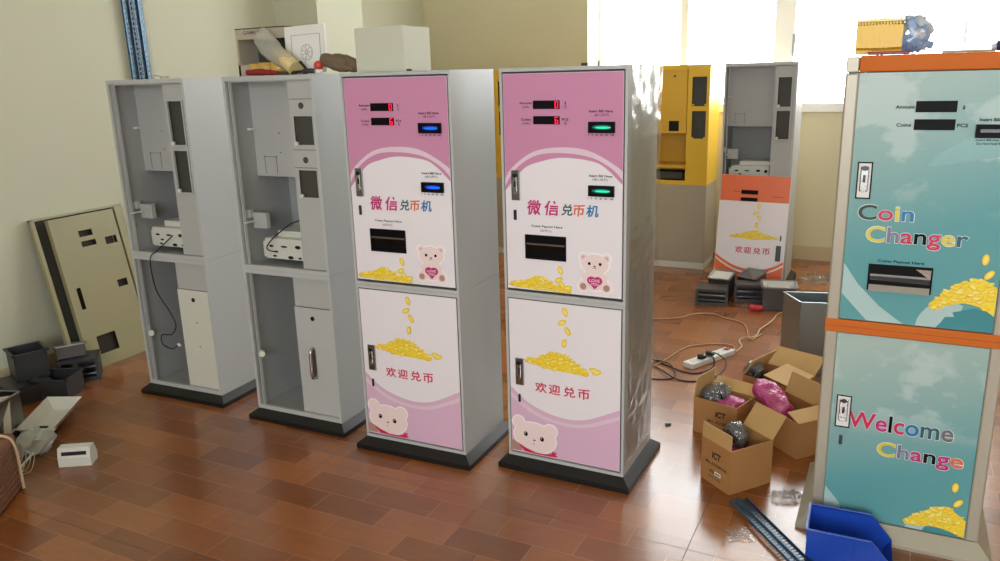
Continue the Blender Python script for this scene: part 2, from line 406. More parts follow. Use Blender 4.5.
def column(root,z0,z1,wins,m='inner',x0=.352,x1=.492,rims=False,knobs=(),discs=(),seams=()):
    b=BM(); plate(b,x0,x1,z0,z1,.018,.0205,wins); abox(b,x0,x0+.0025,.0205,.165,z0,z1); abox(b,x1-.0025,x1,.0205,.16,z0,z1)
    for s in seams: abox(b,x0+.004,x1,.0168,.0179,s-.0012,s+.0012,1)
    for x,z in discs: disc(b,x,z,.014,.0165,.019,2)
    o=part('acceptor_panel',b,[m,'gasket','dark'],root)
    for wx0,wx1,wz0,wz1 in wins:
        k=BM(); abox(k,wx0-.008,wx1+.004,.03,.10,wz0-.004,wz1+.004); part('bay_shade_block',k,'dark',o)  # dark block stands in for the shade inside the grey column
        if rims:
            k=BM(); e=.006; plate(k,wx0-e,wx1+e,wz0-e,wz1+e,.008,.018,[(wx0,wx1,wz0,wz1)]); part('bay_frame',k,'white',o)
    for x,z in knobs:
        k=BM(); disc(k,x,z,.009,.004,.019); part('knob',k,'offwhite',o)
    return o
def back_plate(root,x1=.36,z0=1.19,y=.16,m='inner',lines=True):
    b=BM(); abox(b,.004,x1,y,y+.002,z0,1.63); abox(b,.004,x1,y,y+.03,z0-.002,z0)
    for x,z in ((.16,1.39),(.06,1.28),(.13,1.28),(.16,1.30),(.30,1.42),(.30,1.35)): disc(b,x,z,.003,y-.002,y+.001,1)
    if lines:
        for s in ((.058,.060,1.20,1.28),(.128,.130,1.20,1.28)): abox(b,s[0],s[1],y-.0008,y,s[2],s[3],1)
        abox(b,.058,.13,y-.0008,y,1.279,1.281,1)
    return part('mounting_plate',b,[m,'gasket'],root)
def open_cabinet(name,label,x,y,rz,kind,group):
    r=thing(name,label,'cabinet',(x,y,0),rz,group)
    plinth(r)
    shell('lower_shell',r,HB,HS,'white'); shell('upper_shell',r,HS+.001,H,'white')
    back_plate(r)
    for z0,z1 in ((HS+.004,H-.004),(HB+.003,HS-.003)):
        b=BM(); abox(b,.003,.006,.03,D-.004,z0,z1); abox(b,.006,W-.004,D-.006,D-.004,z0,z1); abox(b,.006,W-.004,.03,D-.006,z0,z0+.002); abox(b,W-.006,W-.004,.03,D-.006,z0,z1); part('inner_darkening',b,'darkening',r)  # added grey sheets, their colour carries the shade inside the cabinet
    board(r,.06,.335,.80,.90)
    if kind=='A' or kind=='G':
        column(r,.79,1.628,[(.378,.470,1.107,1.31),(.378,.470,1.338,1.545)],rims=True,knobs=[(.388,1.115),(.388,1.345)],seams=[])
    else:
        column(r,.79,1.628,[(.374,.473,1.120,1.241),(.372,.473,1.352,1.475)],discs=[(.419,1.52),(.419,1.286)],seams=[1.548,1.33,1.252],knobs=[(.386,1.126),(.384,1.358)])
    b=BM(); abox(b,.03,.11,.07,.10,.95,1.025,bev=.004); abox(b,.005,.03,.05,.08,1.0,1.04,bev=.003); part('hinge_box',b,'inner',r)
    b=BM(); abox(b,.03,.055,.004,.06,.985,.99); acyl(b,(.034,.03,.34),(.06,.0,.34),.014); part('door_latch',b,'offwhite',r)
    b=BM(); abox(b,-.0,.05,.20,.22,1.41,1.42); abox(b,.004,.03,.12,.15,1.405,1.415); part('side_bracket',b,'offwhite',r)
    # lower right panel
    b=BM(); abox(b,.279,.493,.020,.0225,.605,.748); abox(b,.279,.2815,.0225,.16,.075,.748)
    part('coin_box_housing',b,'inner',r)
    b=BM(); plate(b,.277,.493,.074,.604,.014,.0185,[]); abox(b,.28,.49,.0125,.0139,.6035,.605,1)
    o=part('coin_box_door',b,['offwhite' if kind=='A' else 'white','gasket'],r)
    k=BM(); disc(k,.379,.552,.011,.0115,.0145); part('keyhole',k,'hole',o)
    if kind=='B':
        k=BM(); atube(k,[(.367,.014,.405),(.367,-.008,.395),(.367,-.012,.33),(.367,-.008,.268),(.367,.014,.258)],.008,seg=10); part('handle',k,'chrome',o)
        k=BM(); abox(k,.353,.381,.0105,.0135,.255,.408,bev=.004); part('handle_backing',k,'steel',o)
    else:
        for z in (.43,.30): k=BM(); disc(k,.385,z,.0035,.0125,.0145); part('screw_hole',k,'hole',o)
    return r
A_=open_cabinet('open_changer_cabinet','doorless white changer cabinet with two long framed windows, nearest the left wall',-3.5499,2.7349,2.25,'A','doorless white changer cabinets')
B_=open_cabinet('open_changer_cabinet','doorless white changer cabinet with chrome lower handle, topped by tape rolls and gloves',-2.7558,2.7163,1.02,'B','doorless white changer cabinets')

# --- printed artwork pieces
def coin_print(name,parent,n,y,hull,size=.011,seed=1,extra=()):
    rnd=random.Random(seed); b=BM(); k=0
    xs=[p[0] for p in hull]; zs=[p[1] for p in hull]
    top=curve([p for p in hull]) 
    x0,x1=min(xs),max(xs)
    return b,rnd
def coin_pile(parent,y,top,bot,drops,n=130,size=.011,seed=1):
    """heap of coins printed between a top and a bottom outline, plus falling coins"""
    rnd=random.Random(seed); b=BM(); ct=curve(top); cb=curve(bot); x0=max(ct[0][0],cb[0][0]); x1=min(ct[-1][0],cb[-1][0])
    band(b,ct,cb,x0,x1,y,0,24)
    for k in range(n):
        x=rnd.uniform(x0+size*.6,x1-size*.6); a=at(cb,x); c=at(ct,x); z=rnd.uniform(min(a,c)+size*.3,max(a,c)+size*.15)
        yy=y-.00002*(k+2)*(130/n); rx=size*rnd.uniform(.8,1.15); rz=rx*rnd.uniform(.3,.6); ro=rnd.uniform(-.7,.7)
        apoly(b,ell(x,z,rx,rz,ro,10),yy,1); apoly(b,ell(x,z+.0009,rx*.86,rz*.78,ro,10),yy-.00001,rnd.choice((0,0,2)))
    for (x,z,ro) in drops:
        apoly(b,ell(x,z,size*1.55,size*.85,ro,16),y-.003,1); apoly(b,ell(x,z,size*1.4,size*.7,ro,16),y-.0031,0); apoly(b,ell(x,z,size*.9,size*.4,ro,16),y-.0032,2)
    return part('coin_print',b,['coin_a','coin_b','coin_c'],parent)
def lock(parent,x0,x1,z0,z1,y,key=None,plate_m='steel',framed=False):
    b=BM(); abox(b,x0,x1,y-.006,y,z0,z1,bev=.002)
    if framed: 
        e=.005; plate(b,x0,x1,z0,z1,y-.008,y-.006,[(x0+.004,x1-.004,z0+.004,z1-.004)],1)
    h=(z1-z0); cx=(x0+x1)/2
    o=part('lock_plate',b,[plate_m,'ink'],parent)
    b=BM(); abox(b,x0+.010,x1-.010,y-.010,y-.006,z0+.2*h,z1-.12*h,bev=.003); disc(b,cx,z0+.26*h,.008,y-.013,y-.009)
    abox(b,cx-.004,cx+.004,y-.012,y-.009,z0+.45*h,z0+.65*h,1); 
    apoly(b,ell(cx,z1-.17*h,.011,.008),y-.0115,1)
    part('lock_lever',b,['chrome','lockdark'],parent)
    if key:
        b=BM(); abox(b,key[0],key[1],y-.006,y,key[2],key[3],bev=.002); part('keyhole_cover',b,'lockdark',parent)
def door_slab(name,parent,x0,x1,z0,z1,m='print_white',y=.001,gap=.004):
    b=BM(); abox(b,x0,x1,y,y+.012,z0,z1); abox(b,x0-gap,x1+gap,y+.003,y+.0135,z0-gap,z1+gap,1)
    return part(name,b,[m,'gasket'],parent)
def display(parent,x0,x1,z0,z1,y,digit=None):
    b=BM(); abox(b,x0,x1,y-.003,y,z0,z1,bev=.0008); part('display',b,'ink',parent)
    if digit is not None:
        zc=(z0+z1)/2;h=(z1-z0)*.36;wd=.0052;x=x1-.012;t=.0011; b=BM()
        segs={'a':(0,1),'f':0,'b':0}
        def sg(ax,az,bx,bz): abox(b,min(ax,bx)-t,max(ax,bx)+t,y-.0042,y-.0036,min(az,bz)-t,max(az,bz)+t)
        sl=.001
        S={0:'abcdef',6:'acdefg',8:'abcdefg'}[digit]
        pos={'a':(x-wd,zc+h,x+wd,zc+h),'d':(x-wd,zc-h,x+wd,zc-h),'g':(x-wd,zc,x+wd,zc),'f':(x-wd,zc,x-wd,zc+h),'e':(x-wd,zc-h,x-wd,zc),'b':(x+wd,zc,x+wd,zc+h),'c':(x+wd,zc-h,x+wd,zc)}
        for s in S: sg(*pos[s])
        part('display_digit',b,'led',parent)
def bill_slot(parent,x0,x1,z0,z1,y,glow):
    b=BM(); plate(b,x0,x1,z0,z1,y-.012,y,[(x0+.012,x1-.012,z0+.012,z1-.01)]); abox(b,x0+.01,x1-.01,y-.002,y,z0+.01,z1-.008); 
    o=part('bill_slot',b,'ink',parent)
    if glow:
        b=BM(); zc=(z0+z1)/2
        apoly(b,ell((x0+x1)/2,zc,(x1-x0)*.40,.0085,0,24),y-.0026,1); apoly(b,ell((x0+x1)/2+.003,zc-.001,(x1-x0)*.30,.0042,0,24),y-.0029,0); part('slot_light',b,[glow,glow+'_dim'],parent)
    else:
        b=BM(); abox(b,x0+.012,x1-.012,y-.007,y-.004,(z0+z1)/2-.004,(z0+z1)/2+.006); part('slot_lip',b,'lockdark',parent)
def payout(parent,x0,x1,z0,z1,y):
    b=BM(); plate(b,x0,x1,z0,z1,y-.004,y,[(x0+.005,x1-.005,z0+.006,z1-.005)]); 
    abox(b,x0+.004,x1-.004,y-.0006,y-.0001,z0+.004,z1-.004)
    o=part('payout_frame',b,'ink',parent)
    b=BM(); 
    v=[(x0+.006,y-.003,z1-.035),(x1-.006,y-.003,z1-.032),(x1-.006,y-.001,z0+.03),(x0+.006,y-.001,z0+.034)]
    b.faces.new([b.verts.new(p) for p in v]); abox(b,x0+.006,x1-.006,y-.0036,y-.0026,z1-.040,z1-.033,1)
    part('payout_flap',b,[MT['black_gloss'],'steel'],parent)
MT['black_gloss']=mat('smoked acrylic',(10,10,11),.12)
def bear_full(parent,y,cx=.386):
    b=BM(); L=[0]
    def e(x,z,rx,rz,mi,ro=0): L[0]+=1; apoly(b,ell(x,z,rx,rz,ro,22),y-.00012*L[0],mi)
    # white cut-out edge then body, head, ears, feet
    for x,z,rx,rz in ((cx,.857,.056,.046),(cx,.921,.063,.044),(cx-.048,.945,.02,.02),(cx+.048,.945,.02,.02),(cx-.045,.832,.027,.025),(cx+.045,.832,.027,.025)): e(x,z,rx,rz,1)
    e(cx,.86,.05,.042,0)
    for s in (-1,1): e(cx+s*.046,.944,.015,.016,0); e(cx+s*.046,.944,.008,.009,4)
    e(cx,.920,.056,.038,0)
    for s in (-1,1): e(cx+s*.045,.832,.023,.022,0); e(cx+s*.047,.830,.013,.013,2)
    for s in (-1,1): e(cx+s*.038,.866,.017,.012,0,s*.6)
    # heart
    e(cx-.013,.856,.018,.016,3); e(cx+.013,.856,.018,.016,3); L[0]+=1; apoly(b,[(cx-.030,.852),(cx,.822),(cx+.030,.852),(cx,.865)],y-.00012*L[0],3)
    for s in (-1,1): e(cx+s*.022,.922,.0058,.0062,5)
    e(cx,.912,.0045,.003,5); e(cx-.004,.905,.003,.0012,5); e(cx+.004,.905,.003,.0012,5)
    part('bear_print',b,['bear','bear_edge','bear_dk','magenta','pink_soft','ink'],parent)
    lettering('LOVE',cx-.021,cx+.021,.851,.862,'white_ink',parent,y=y-.0042,bold=.01); lettering('YOU',cx-.015,cx+.015,.838,.848,'white_ink',parent,y=y-.0042,bold=.01)
def bear_head(parent,y):
    b=BM(); L=[0]
    def e(x,z,rx,rz,mi,ro=0): L[0]+=1; apoly(b,ell(x,z,rx,rz,ro,26),y-.00012*L[0],mi)
    L[0]+=1; apoly(b,[(.012,.078),(.06,.078),(.06,.11),(.012,.125)],y-.00012*L[0],4)
    for g_,mi in ((.0055,1),(0,0)):
        e(.049,.209,.027+g_,.028+g_,mi); e(.193,.192,.030+g_,.028+g_,mi); e(.122,.150,.096+g_,.066+g_,mi,-.08)
    L[0]+=1; apoly(b,[(.036,.118),(.075,.0985),(.124,.083),(.175,.084),(.205,.093),(.222,.086),(.214,.079),(.2,.077),(.12,.0765),(.075,.079)],y-.00012*L[0],2)
    for p in ([(.196,.088),(.205,.106),(.209,.094)],[(.204,.093),(.222,.104),(.216,.090)],[(.206,.088),(.228,.084),(.214,.078)]): L[0]+=1; apoly(b,p,y-.00012*L[0],2)
    e(.081,.161,.0095,.0105,3,.2); e(.155,.149,.0095,.0105,3,.2); e(.120,.138,.0065,.004,4); e(.120,.1365,.004,.0025,3); e(.117,.121,.0035,.0016,3)
    e(.078,.164,.0025,.0025,1); e(.152,.152,.0025,.0025,1)
    part('bear_print',b,['bear','bear_edge','red','ink','bear_dk'],parent)
def pink_changer(label,x,y,rz,glow,group,digits):
    r=thing('bill_changer',label,'change machine',(x,y,0),rz,group)
    plinth(r)
    shell('lower_body',r,HB,HS,'white',fl=.010,rail=.014,flange=False); shell('upper_body',r,HS+.001,H,'white',fl=.010,rail=.014,flange=False)
    d=door_slab('upper_door',r,.014,.492,.793,1.629); Y=.0006
    A=curve([(.010,1.222),(.039,1.272),(.132,1.338),(.242,1.358),(.362,1.347),(.476,1.288),(.496,1.262)])
    B=curve([(.010,1.198),(.06,1.272),(.147,1.326),(.256,1.337),(.37,1.323),(.45,1.284),(.496,1.238)])
    C=curve([(.010,1.182),(.093,1.273),(.165,1.303),(.256,1.320),(.376,1.309),(.432,1.281),(.496,1.222)])
    b=BM(); band(b,1.628,A,.015,.491,Y,0); band(b,A,B,.015,.491,Y,1); band(b,B,C,.015,.491,Y,2); part('pink_print',b,['pink','pink_band','pink'],d)
    z=.0
    display(d,.139,.247,1.499,1.530,Y,digits[0]); display(d,.139,.247,1.443,1.473,Y,digits[1])
    T=lambda s,x0,x1,z0,z1,m='ink',**k: lettering(s,x0,x1,z0,z1,m,d,y=Y-.0008,**k)
    T('Amount',.082,.134,1.517,1.526,bold=.02); T('(金额)',.093,.122,1.501,1.511); T('Coins',.088,.128,1.456,1.465,bold=.02); T('(币数)',.092,.124,1.440,1.450)
    T('$',.266,.272,1.514,1.526,bold=.02); T('元',.264,.275,1.500,1.511); T('PCS',.256,.281,1.456,1.465,bold=.02); T('枚',.264,.275,1.441,1.452)
    T('Insert Bill Here',.362,.452,1.486,1.495,bold=.02); T('(插入纸币)',.381,.437,1.471,1.482)
    bill_slot(d,.362,.462,1.413,1.453,Y,glow); T('1   5   10   20   50   100',.360,.458,1.402,1.409,bold=.02)
    T('Insert Bill Here',.362,.452,1.252,1.261,bold=.02); T('(插入纸币)',.376,.434,1.237,1.248)
    bill_slot(d,.362,.461,1.181,1.221,Y,glow); T('1   5   10   20   50   100',.357,.457,1.169,1.176,bold=.02)
    lock(d,.042,.078,1.151,1.268,Y,(.049,.061,1.073,1.113))
    for s,a0,a1,b0,b1,mm,cc in (('微',.106,.166,1.096,1.156,['magenta'],None),('信',.180,.244,1.098,1.156,['magenta'],None),('兑',.249,.296,1.101,1.146,['teal_ink'],None),('币',.300,.347,1.101,1.146,['orange_ink'],None),('机',.350,.400,1.101,1.147,['blue_ink'],None)):
        T(s,a0,a1,b0,b1,mm,bold=.022,shear=.12)
    T('Coins Payout Here',.123,.254,1.047,1.058,bold=.02); T('(出币口)',.160,.208,1.030,1.042)
    payout(d,.096,.269,.921,1.018,Y)
    coin_pile(d,Y-.0006,[(.020,.812),(.07,.824),(.115,.842),(.15,.855),(.19,.838),(.22,.822),(.26,.818),(.288,.805)],[(.020,.806),(.07,.800),(.14,.797),(.2,.797),(.25,.797),(.288,.797)],[(.245,.884,-1.2),(.237,.845,.5),(.252,.826,-.8),(.276,.816,.2)],n=110,size=.0115,seed=3)
    bear_full(d,Y-.0006)
    d=door_slab('lower_door',r,.014,.492,.072,.748)
    T1=curve([(.010,.372),(.013,.368),(.104,.299),(.232,.262),(.348,.271),(.481,.334),(.496,.343)])
    T2=curve([(.010,.344),(.016,.338),(.128,.269),(.239,.243),(.348,.252),(.481,.309),(.496,.318)])
    T3=curve([(.010,.326),(.016,.320),(.118,.255),(.239,.229),(.348,.236),(.481,.291),(.496,.3)])
    b=BM(); band(b,T1,T2,.015,.491,Y,0); band(b,T2,T3,.015,.491,Y,1); band(b,T3,.073,.015,.491,Y,0); part('pink_print',b,['pink_soft','pink_band'],d)
    T=lambda s,x0,x1,z0,z1,m='red',**k: lettering(s,x0,x1,z0,z1,m,d,y=Y-.0008,**k)
    for s,a0,a1 in (('欢',.127,.180),('迎',.188,.239),('兑',.253,.304),('币',.315,.366)): T(s,a0,a1,.358,.403,bold=.018)
    lock(d,.041,.078,.379,.496,Y,(.051,.061,.302,.337))
    coin_pile(d,Y-.0006,[(.084,.492),(.14,.508),(.19,.532),(.226,.540),(.27,.532),(.31,.504),(.35,.482),(.362,.476)],[(.084,.484),(.14,.476),(.182,.466),(.24,.464),(.30,.462),(.35,.460),(.362,.464)],[(.263,.717,-1.25),(.250,.672,.5),(.273,.639,-1.0),(.259,.586,1.4),(.383,.490,-.1),(.396,.483,.3)],n=130,size=.0125,seed=5)
    bear_head(d,Y-.0006)
    return r
C_=pink_changer('pink and white bill changer with blue lit bill slots, carrying the white box',-2.0629,2.6706,1.26,'blueled','pink and white bill changers',(0,6))
D_=pink_changer('pink and white bill changer with green lit bill slots, its side in clear wrap',-1.3896,2.7689,-.22,'greenled','pink and white bill changers',(0,6))
# wrinkled wrap on the right side of D
b=BM(); nx,nz=36,110; vv=[]
for i in range(nz+1):
    row=[]
    for j in range(nx+1):
        z=.10+(1.655-.10)*i/nz; yy=.01+(.385)*j/nx
        p=Vector((0,yy*6,z*3)); o_=.008+.004*noise.noise(p*2.6)+.006*abs(noise.noise(Vector((3,yy*7+z*9,z*16-yy*8))))
        if z<.30: o_*=.4
        row.append(b.verts.new((W+.002+max(.002,o_),yy,z)))
    vv.append(row)
for i in range(nz):
    for j in range(nx):
        f=b.faces.new([vv[i][j],vv[i][j+1],vv[i+1][j+1],vv[i+1][j]]); f.smooth=True
part('clear_wrap',b,'film_side',D_,label='wrinkled clear plastic wrap')

# --- yellow cabinets
def yellow_cabinet(label,x,y,group):
    r=thing('yellow_changer_cabinet',label,'cabinet',(x,y,0),0,group)
    b=BM(); abox(b,.0,W,.0,D,0,.055,bev=.004); part('plinth',b,'offwhite',r)
    shell('lower_body',r,.056,.70,'greige',flange=False)
    b=BM(); abox(b,.014,W-.014,-.002,.01,.066,.690,bev=.002); part('lower_door',b,'greige',r)
    shell('upper_body',r,.701,H,'yellow',flange=False,rail=.035)
    b=BM(); plate(b,.016,.328,1.117,1.616,.01,.013,[(.186,.268,1.133,1.215)]); abox(b,.06,.322,.0085,.0099,1.450,1.4525,1);abox(b,.06,.0625,.0085,.0099,1.450,1.61,1);abox(b,.3195,.322,.0085,.0099,1.450,1.61,1);abox(b,.06,.322,.0085,.0099,1.608,1.6105,1)
    disc(b,.225,1.566,.008,.006,.011,2); abox(b,.18,.275,.02,.08,1.13,1.22,2)
    part('upper_panel',b,['yellow_in','coin_b','hole'],r)
    b=BM(); abox(b,.016,.335,.01,.25,.835,.860); abox(b,.33,.333,.01,.25,.72,1.117); abox(b,.016,.33,.25,.253,.72,1.117); part('shelf',b,'yellow_in',r)
    b=BM(); abox(b,.05,.30,.05,.2,.74,.80,bev=.004); abox(b,.25,.30,.03,.06,.78,.80); part('coin_hopper',b,['dark'],r)
    o=BM(); plate(o,.334,.496,.735,1.616,.006,.010,[(.372,.482,1.075,1.292),(.368,.482,1.33,1.557)]); o=part('acceptor_panel',o,'yellow',r)
    for z0,z1 in ((1.065,1.297),(1.325,1.562)):
        b=BM(); abox(b,.355,.490,.03,.12,z0,z1); part('bay_shade_block',b,'dark',o)  # dark block in place of the shade behind each window
        b=BM(); 
        for s in (0,1): 
            xa=.372 if s==0 else .467; abox(b,xa,xa+.015,.007,.009,z0+.01,z0+.022)
        part('bay_corner',b,'yellow',o)
    return r
yellow_cabinet('yellow changer cabinet with grey lower door, beside the grey cabinet with the orange panel',-1.895,6.44,'yellow cabinets by the windows')
yellow_cabinet('yellow cabinet seen as a sliver in the gap between the two pink machines',-3.62,6.44,'yellow cabinets by the windows')

# --- grey cabinet by the window with loose orange and white door
G_=open_cabinet('open_changer_cabinet','doorless grey cabinet behind the leaning orange and white door',-1.211,6.1,0,'G',None)
def loose_orange():
    r=thing('cabinet_door','orange and white coin printed door leaning on the grey cabinet','cabinet door',(-1.205,5.945,0.003),0)
    r.rotation_euler=(math.radians(-7.5),math.radians(.8),0)
    b=BM(); abox(b,0,.50,0,.014,0.0,.855,bev=.003); d=part('door_panel',b,'print_white',r); Y=-.0006
    T1=curve([(.001,.262),(.06,.222),(.15,.178),(.25,.158),(.35,.165),(.43,.192),(.499,.235)])
    T2=[(x,z-.022) for x,z in T1]; T3=[(x,z-.036) for x,z in T1]
    b=BM(); band(b,.854,.662,.003,.497,Y,0,4); part('orange_print',b,'orange_panel',d); b=BM(); band(b,T1,T2,.003,.497,Y,0); band(b,T3,.004,.003,.497,Y,0); part('orange_print',b,'orange_panel',d)
    for q in ((.715,.745),(.663,.690)): b=BM(); abox(b,.155,.275,-.004,0,*q); part('display',b,'ink',d)
    for s,x0,x1,z0,z1 in (('Amount',.10,.145,.728,.738),('Insert Bill Here',.38,.46,.70,.708)): lettering(s,x0,x1,z0,z1,'ink',d,y=Y-.0006)
    for s,a0,a1 in (('欢',.145,.200),('迎',.208,.262),('兑',.276,.330),('币',.342,.396)): lettering(s,a0,a1,.275,.325,'red',d,y=Y-.0006,bold=.018)
    coin_pile(d,Y-.0005,[(.10,.402),(.17,.418),(.24,.445),(.29,.452),(.34,.432),(.40,.408),(.45,.402)],[(.10,.396),(.17,.388),(.24,.380),(.30,.382),(.36,.388),(.41,.394),(.45,.396)],[(.292,.63,-1.2),(.272,.58,.5),(.30,.545,-1),(.282,.49,1.4)],n=70,size=.013,seed=9)
    b=BM(); abox(b,.437,.472,-.008,0,.235,.35,bev=.003); part('handle',b,'lockdark',d)
    b=BM(); abox(b,.458,.468,-.006,0,.385,.425,bev=.002); part('keyhole_cover',b,'lockdark',d)
loose_orange()

# ------------------------------------------------------------------ teal coin changer (E)
EX,EY,EW,ED=-.1805,2.804,.5286,.42
def teal_changer():
    r=thing('coin_changer','teal coin changer with orange cap and band, foreground right','change machine',(EX,EY,0),.14)
    Wd=EW
    b=BM()
    def ring(e,z): return [b.verts.new(p) for p in ((-e,-e,z),(Wd+e,-e,z),(Wd+e,ED+e,z),(-e,ED+e,z))]
    R_=[ring(.045,0),ring(.045,.012),ring(0.0,.058)]
    for i in range(2):
        for k in range(4): b.faces.new([R_[i][k],R_[i][(k+1)%4],R_[i+1][(k+1)%4],R_[i+1][k]])
    b.faces.new(R_[0][::-1]); b.faces.new(R_[2]); disc(b,.41,.03,.003,-.024,-.02,1); part('base',b,['alu','ink'],r)
    pw=.040
    for i,x0 in enumerate((0,Wd-pw)):
        for j,y0 in enumerate((0,ED-pw)):
            b=BM(); abox(b,x0,x0+pw,y0,y0+pw,.058,1.603,bev=.006); part('corner_post',b,'alu',r)
    for q in (0,Wd-.037): b=BM(); abox(b,q,q+.037,-.001,.04,1.605,1.652,bev=.003); part('cap_corner',b,'alu',r)
    b=BM(); abox(b,.038,Wd-.038,-.003,ED,1.605,1.655,bev=.006); abox(b,.038,Wd-.038,-.0045,-.002,1.6215,1.6235); part('top_cap',b,'orange',r)
    b=BM(); abox(b,-.002,Wd+.002,-.004,.03,.747,.793,bev=.003); abox(b,-.002,Wd+.002,-.0046,-.0035,.7695,.7706,1); part('middle_band',b,['orange','redp'],r)
    for nm,x0,x1,y0,y1 in (('side_panel',.006,.010,.04,ED-.04),('side_panel',Wd-.010,Wd-.006,.04,ED-.04),('back_panel',.04,Wd-.04,ED-.012,ED-.008)):
        b=BM(); abox(b,x0,x1,y0,y1,.058,1.605); part(nm,b,'inner',r)
    Y=.003
    b=BM(); abox(b,.0405,.488,Y+.0006,.016,.796,1.602); abox(b,.038,.4905,Y+.004,.018,.794,1.604,1); d=part('upper_panel',b,['teal_up','gasket'],r)
    def art(nm,pts,k,m): part(nm,apoly(BM(),pts,Y-.0001*k),m,d)
    art('ribbon_print',[(.042,.99),(.042,.885),(.125,.797),(.235,.797),(.16,.85),(.09,.92)],0,'teal_pale')
    art('globe_print',curve([(.27,.797),(.278,.83),(.305,.868),(.34,.885),(.375,.89)])+[(.40,.875),(.395,.86),(.372,.852),(.378,.838),(.352,.835),(.345,.82),(.33,.797)],1,'teal_pale')
    art('sea_print',[(.33,.797),(.345,.82),(.352,.835),(.378,.838),(.372,.852),(.395,.86),(.43,.872),(.487,.862),(.487,.797)],2,'teal_deep')
    art('arc_print',curve([(.25,1.31),(.28,1.35),(.34,1.39),(.42,1.41),(.487,1.42)])+[(.487,1.36),(.42,1.345),(.33,1.325)],1,'teal_mid')
    display(d,.207,.319,1.481,1.515,Y); display(d,.207,.319,1.427,1.460,Y)
    T=lambda s,x0,x1,z0,z1,m='ink',**k: lettering(s,x0,x1,z0,z1,m,d,y=Y-.0012,**k)
    T('Amount',.151,.205,1.492,1.503,bold=.02); T('$',.333,.340,1.488,1.501,bold=.02); T('Coins',.158,.199,1.437,1.448,bold=.02); T('PCS',.324,.353,1.436,1.447,bold=.02)
    T('Insert Bill Here',.381,.468,1.454,1.464,bold=.02); bill_slot(d,.374,.472,1.405,1.445,Y,None); T('Insert Bill one by one',.378,.468,1.394,1.401,bold=.02); T('Do Not Fold Bill',.380,.45,1.384,1.391,bold=.02)
    lock(d,.058,.103,1.207,1.326,Y,(.060,.100,1.150,1.185) if False else None,plate_m='paper',framed=True)
    ML=['green_ink','red','yellow_ink','teal_ink','purple_ink','ink','magenta','orange_ink','blue_ink','inkgrey','white_ink']
    def word(s,x0,x1,z0,z1,cols,par):
        lettering(s,x0-.002,x1+.002,z0-.002,z1+.002,'white_ink',par,y=Y-.0011,bold=.030,name='lettering_outline'); lettering(s,x0,x1,z0,z1,ML,par,y=Y-.0016,bold=.018,cols=cols)
    word('Coin',.071,.234,1.138,1.188,[0,1,2,8],d); word('Changer',.101,.392,1.050,1.118,[2,4,1,5,1,2,3],d)
    T('Coins Payout Here',.142,.278,.998,1.010,bold=.02)
    payout(d,.117,.305,.905,.993,Y)
    b=BM(); v=[(.122,Y-.006,.925),(.30,Y-.006,.925),(.30,Y-.020,.906),(.122,Y-.020,.906)]; b.faces.new([b.verts.new(p) for p in v]); v=[(.255,Y-.005,.985),(.30,Y-.005,.985),(.30,Y-.005,.953)]; b.faces.new([b.verts.new(p) for p in v]); part('payout_lip',b,'chrome',d)
    coin_pile(d,Y-.0008,[(.306,.868),(.33,.90),(.372,.940),(.42,.962),(.45,.966),(.486,.94)],[(.306,.858),(.335,.86),(.36,.876),(.40,.885),(.44,.878),(.47,.862),(.486,.85)],[(.444,1.032,1.5),(.459,.984,.9)],n=110,size=.012,seed=11)
    b=BM(); abox(b,.0405,.488,Y+.0006,.016,.062,.744); abox(b,.038,.4905,Y+.004,.018,.0585,.746,1); d=part('lower_panel',b,['teal_lo','gasket'],r)
    art('ribbon_print',[(.042,.165),(.042,.085),(.105,.064),(.09,.11)],0,'teal_pale')
    art('globe_print',[(.305,.063),(.33,.10),(.38,.10),(.42,.085),(.44,.063)],0,'teal_pale')
    art('sea_print',[(.36,.063),(.37,.085),(.42,.1),(.46,.095),(.486,.07),(.486,.063)],1,'teal_deep')
    word('Welcome',.096,.419,.405,.467,[1,6,5,1,8,3,9],d); word('Change',.197,.457,.300,.368,[2,4,6,5,6,7],d)
    lock(d,.056,.104,.402,.522,Y,(.074,.085,.335,.371),plate_m='paper',framed=True)
    coin_pile(d,Y-.0008,[(.304,.088),(.33,.112),(.37,.145),(.41,.163),(.44,.16),(.486,.128)],[(.304,.074),(.35,.078),(.39,.085),(.43,.082),(.46,.072),(.486,.064)],[(.443,.246,1.5),(.457,.190,.9)],n=120,size=.012,seed=13)
    return r
MT['teal_mid']=mat('mid teal print',(122,172,172),.25)
teal_changer()
# ------------------------------------------------------------------ loose door panels against the left wall
def lean_door(name,label,yb,yt,xb,h,kind):
    wdt=.425 if kind=='front' else .60
    r=thing(name,label,'cabinet door',(xb,yb,0),0,None)
    # local x = along the wall (+y), local y = depth toward the wall, local z = up the panel
    th=math.atan2((-4.352-xb) if kind=='front' else (XL+.012-xb),-.88)
    lean=-math.asin(min(.9,abs((-4.314 if kind=='front' else -4.375)-xb)/h))
    r.rotation_euler=(Matrix.Rotation(math.radians(91),4,'Z')@Matrix.Rotation(lean,4,'X')).to_euler()
    return r,wdt
FP,fw_=lean_door('cabinet_door','beige metal cabinet door with cut-outs, leaning on the left wall',2.815,3.24,-4.145,.905,'front')
b=BM(); w_=.43; h_=.905
hol=[(.165,.255,.775,.812),(.165,.262,.715,.748),(.325,.405,.700,.745),(.325,.395,.43,.475),(.05,.078,.36,.49),(.085,.215,.075,.185)]
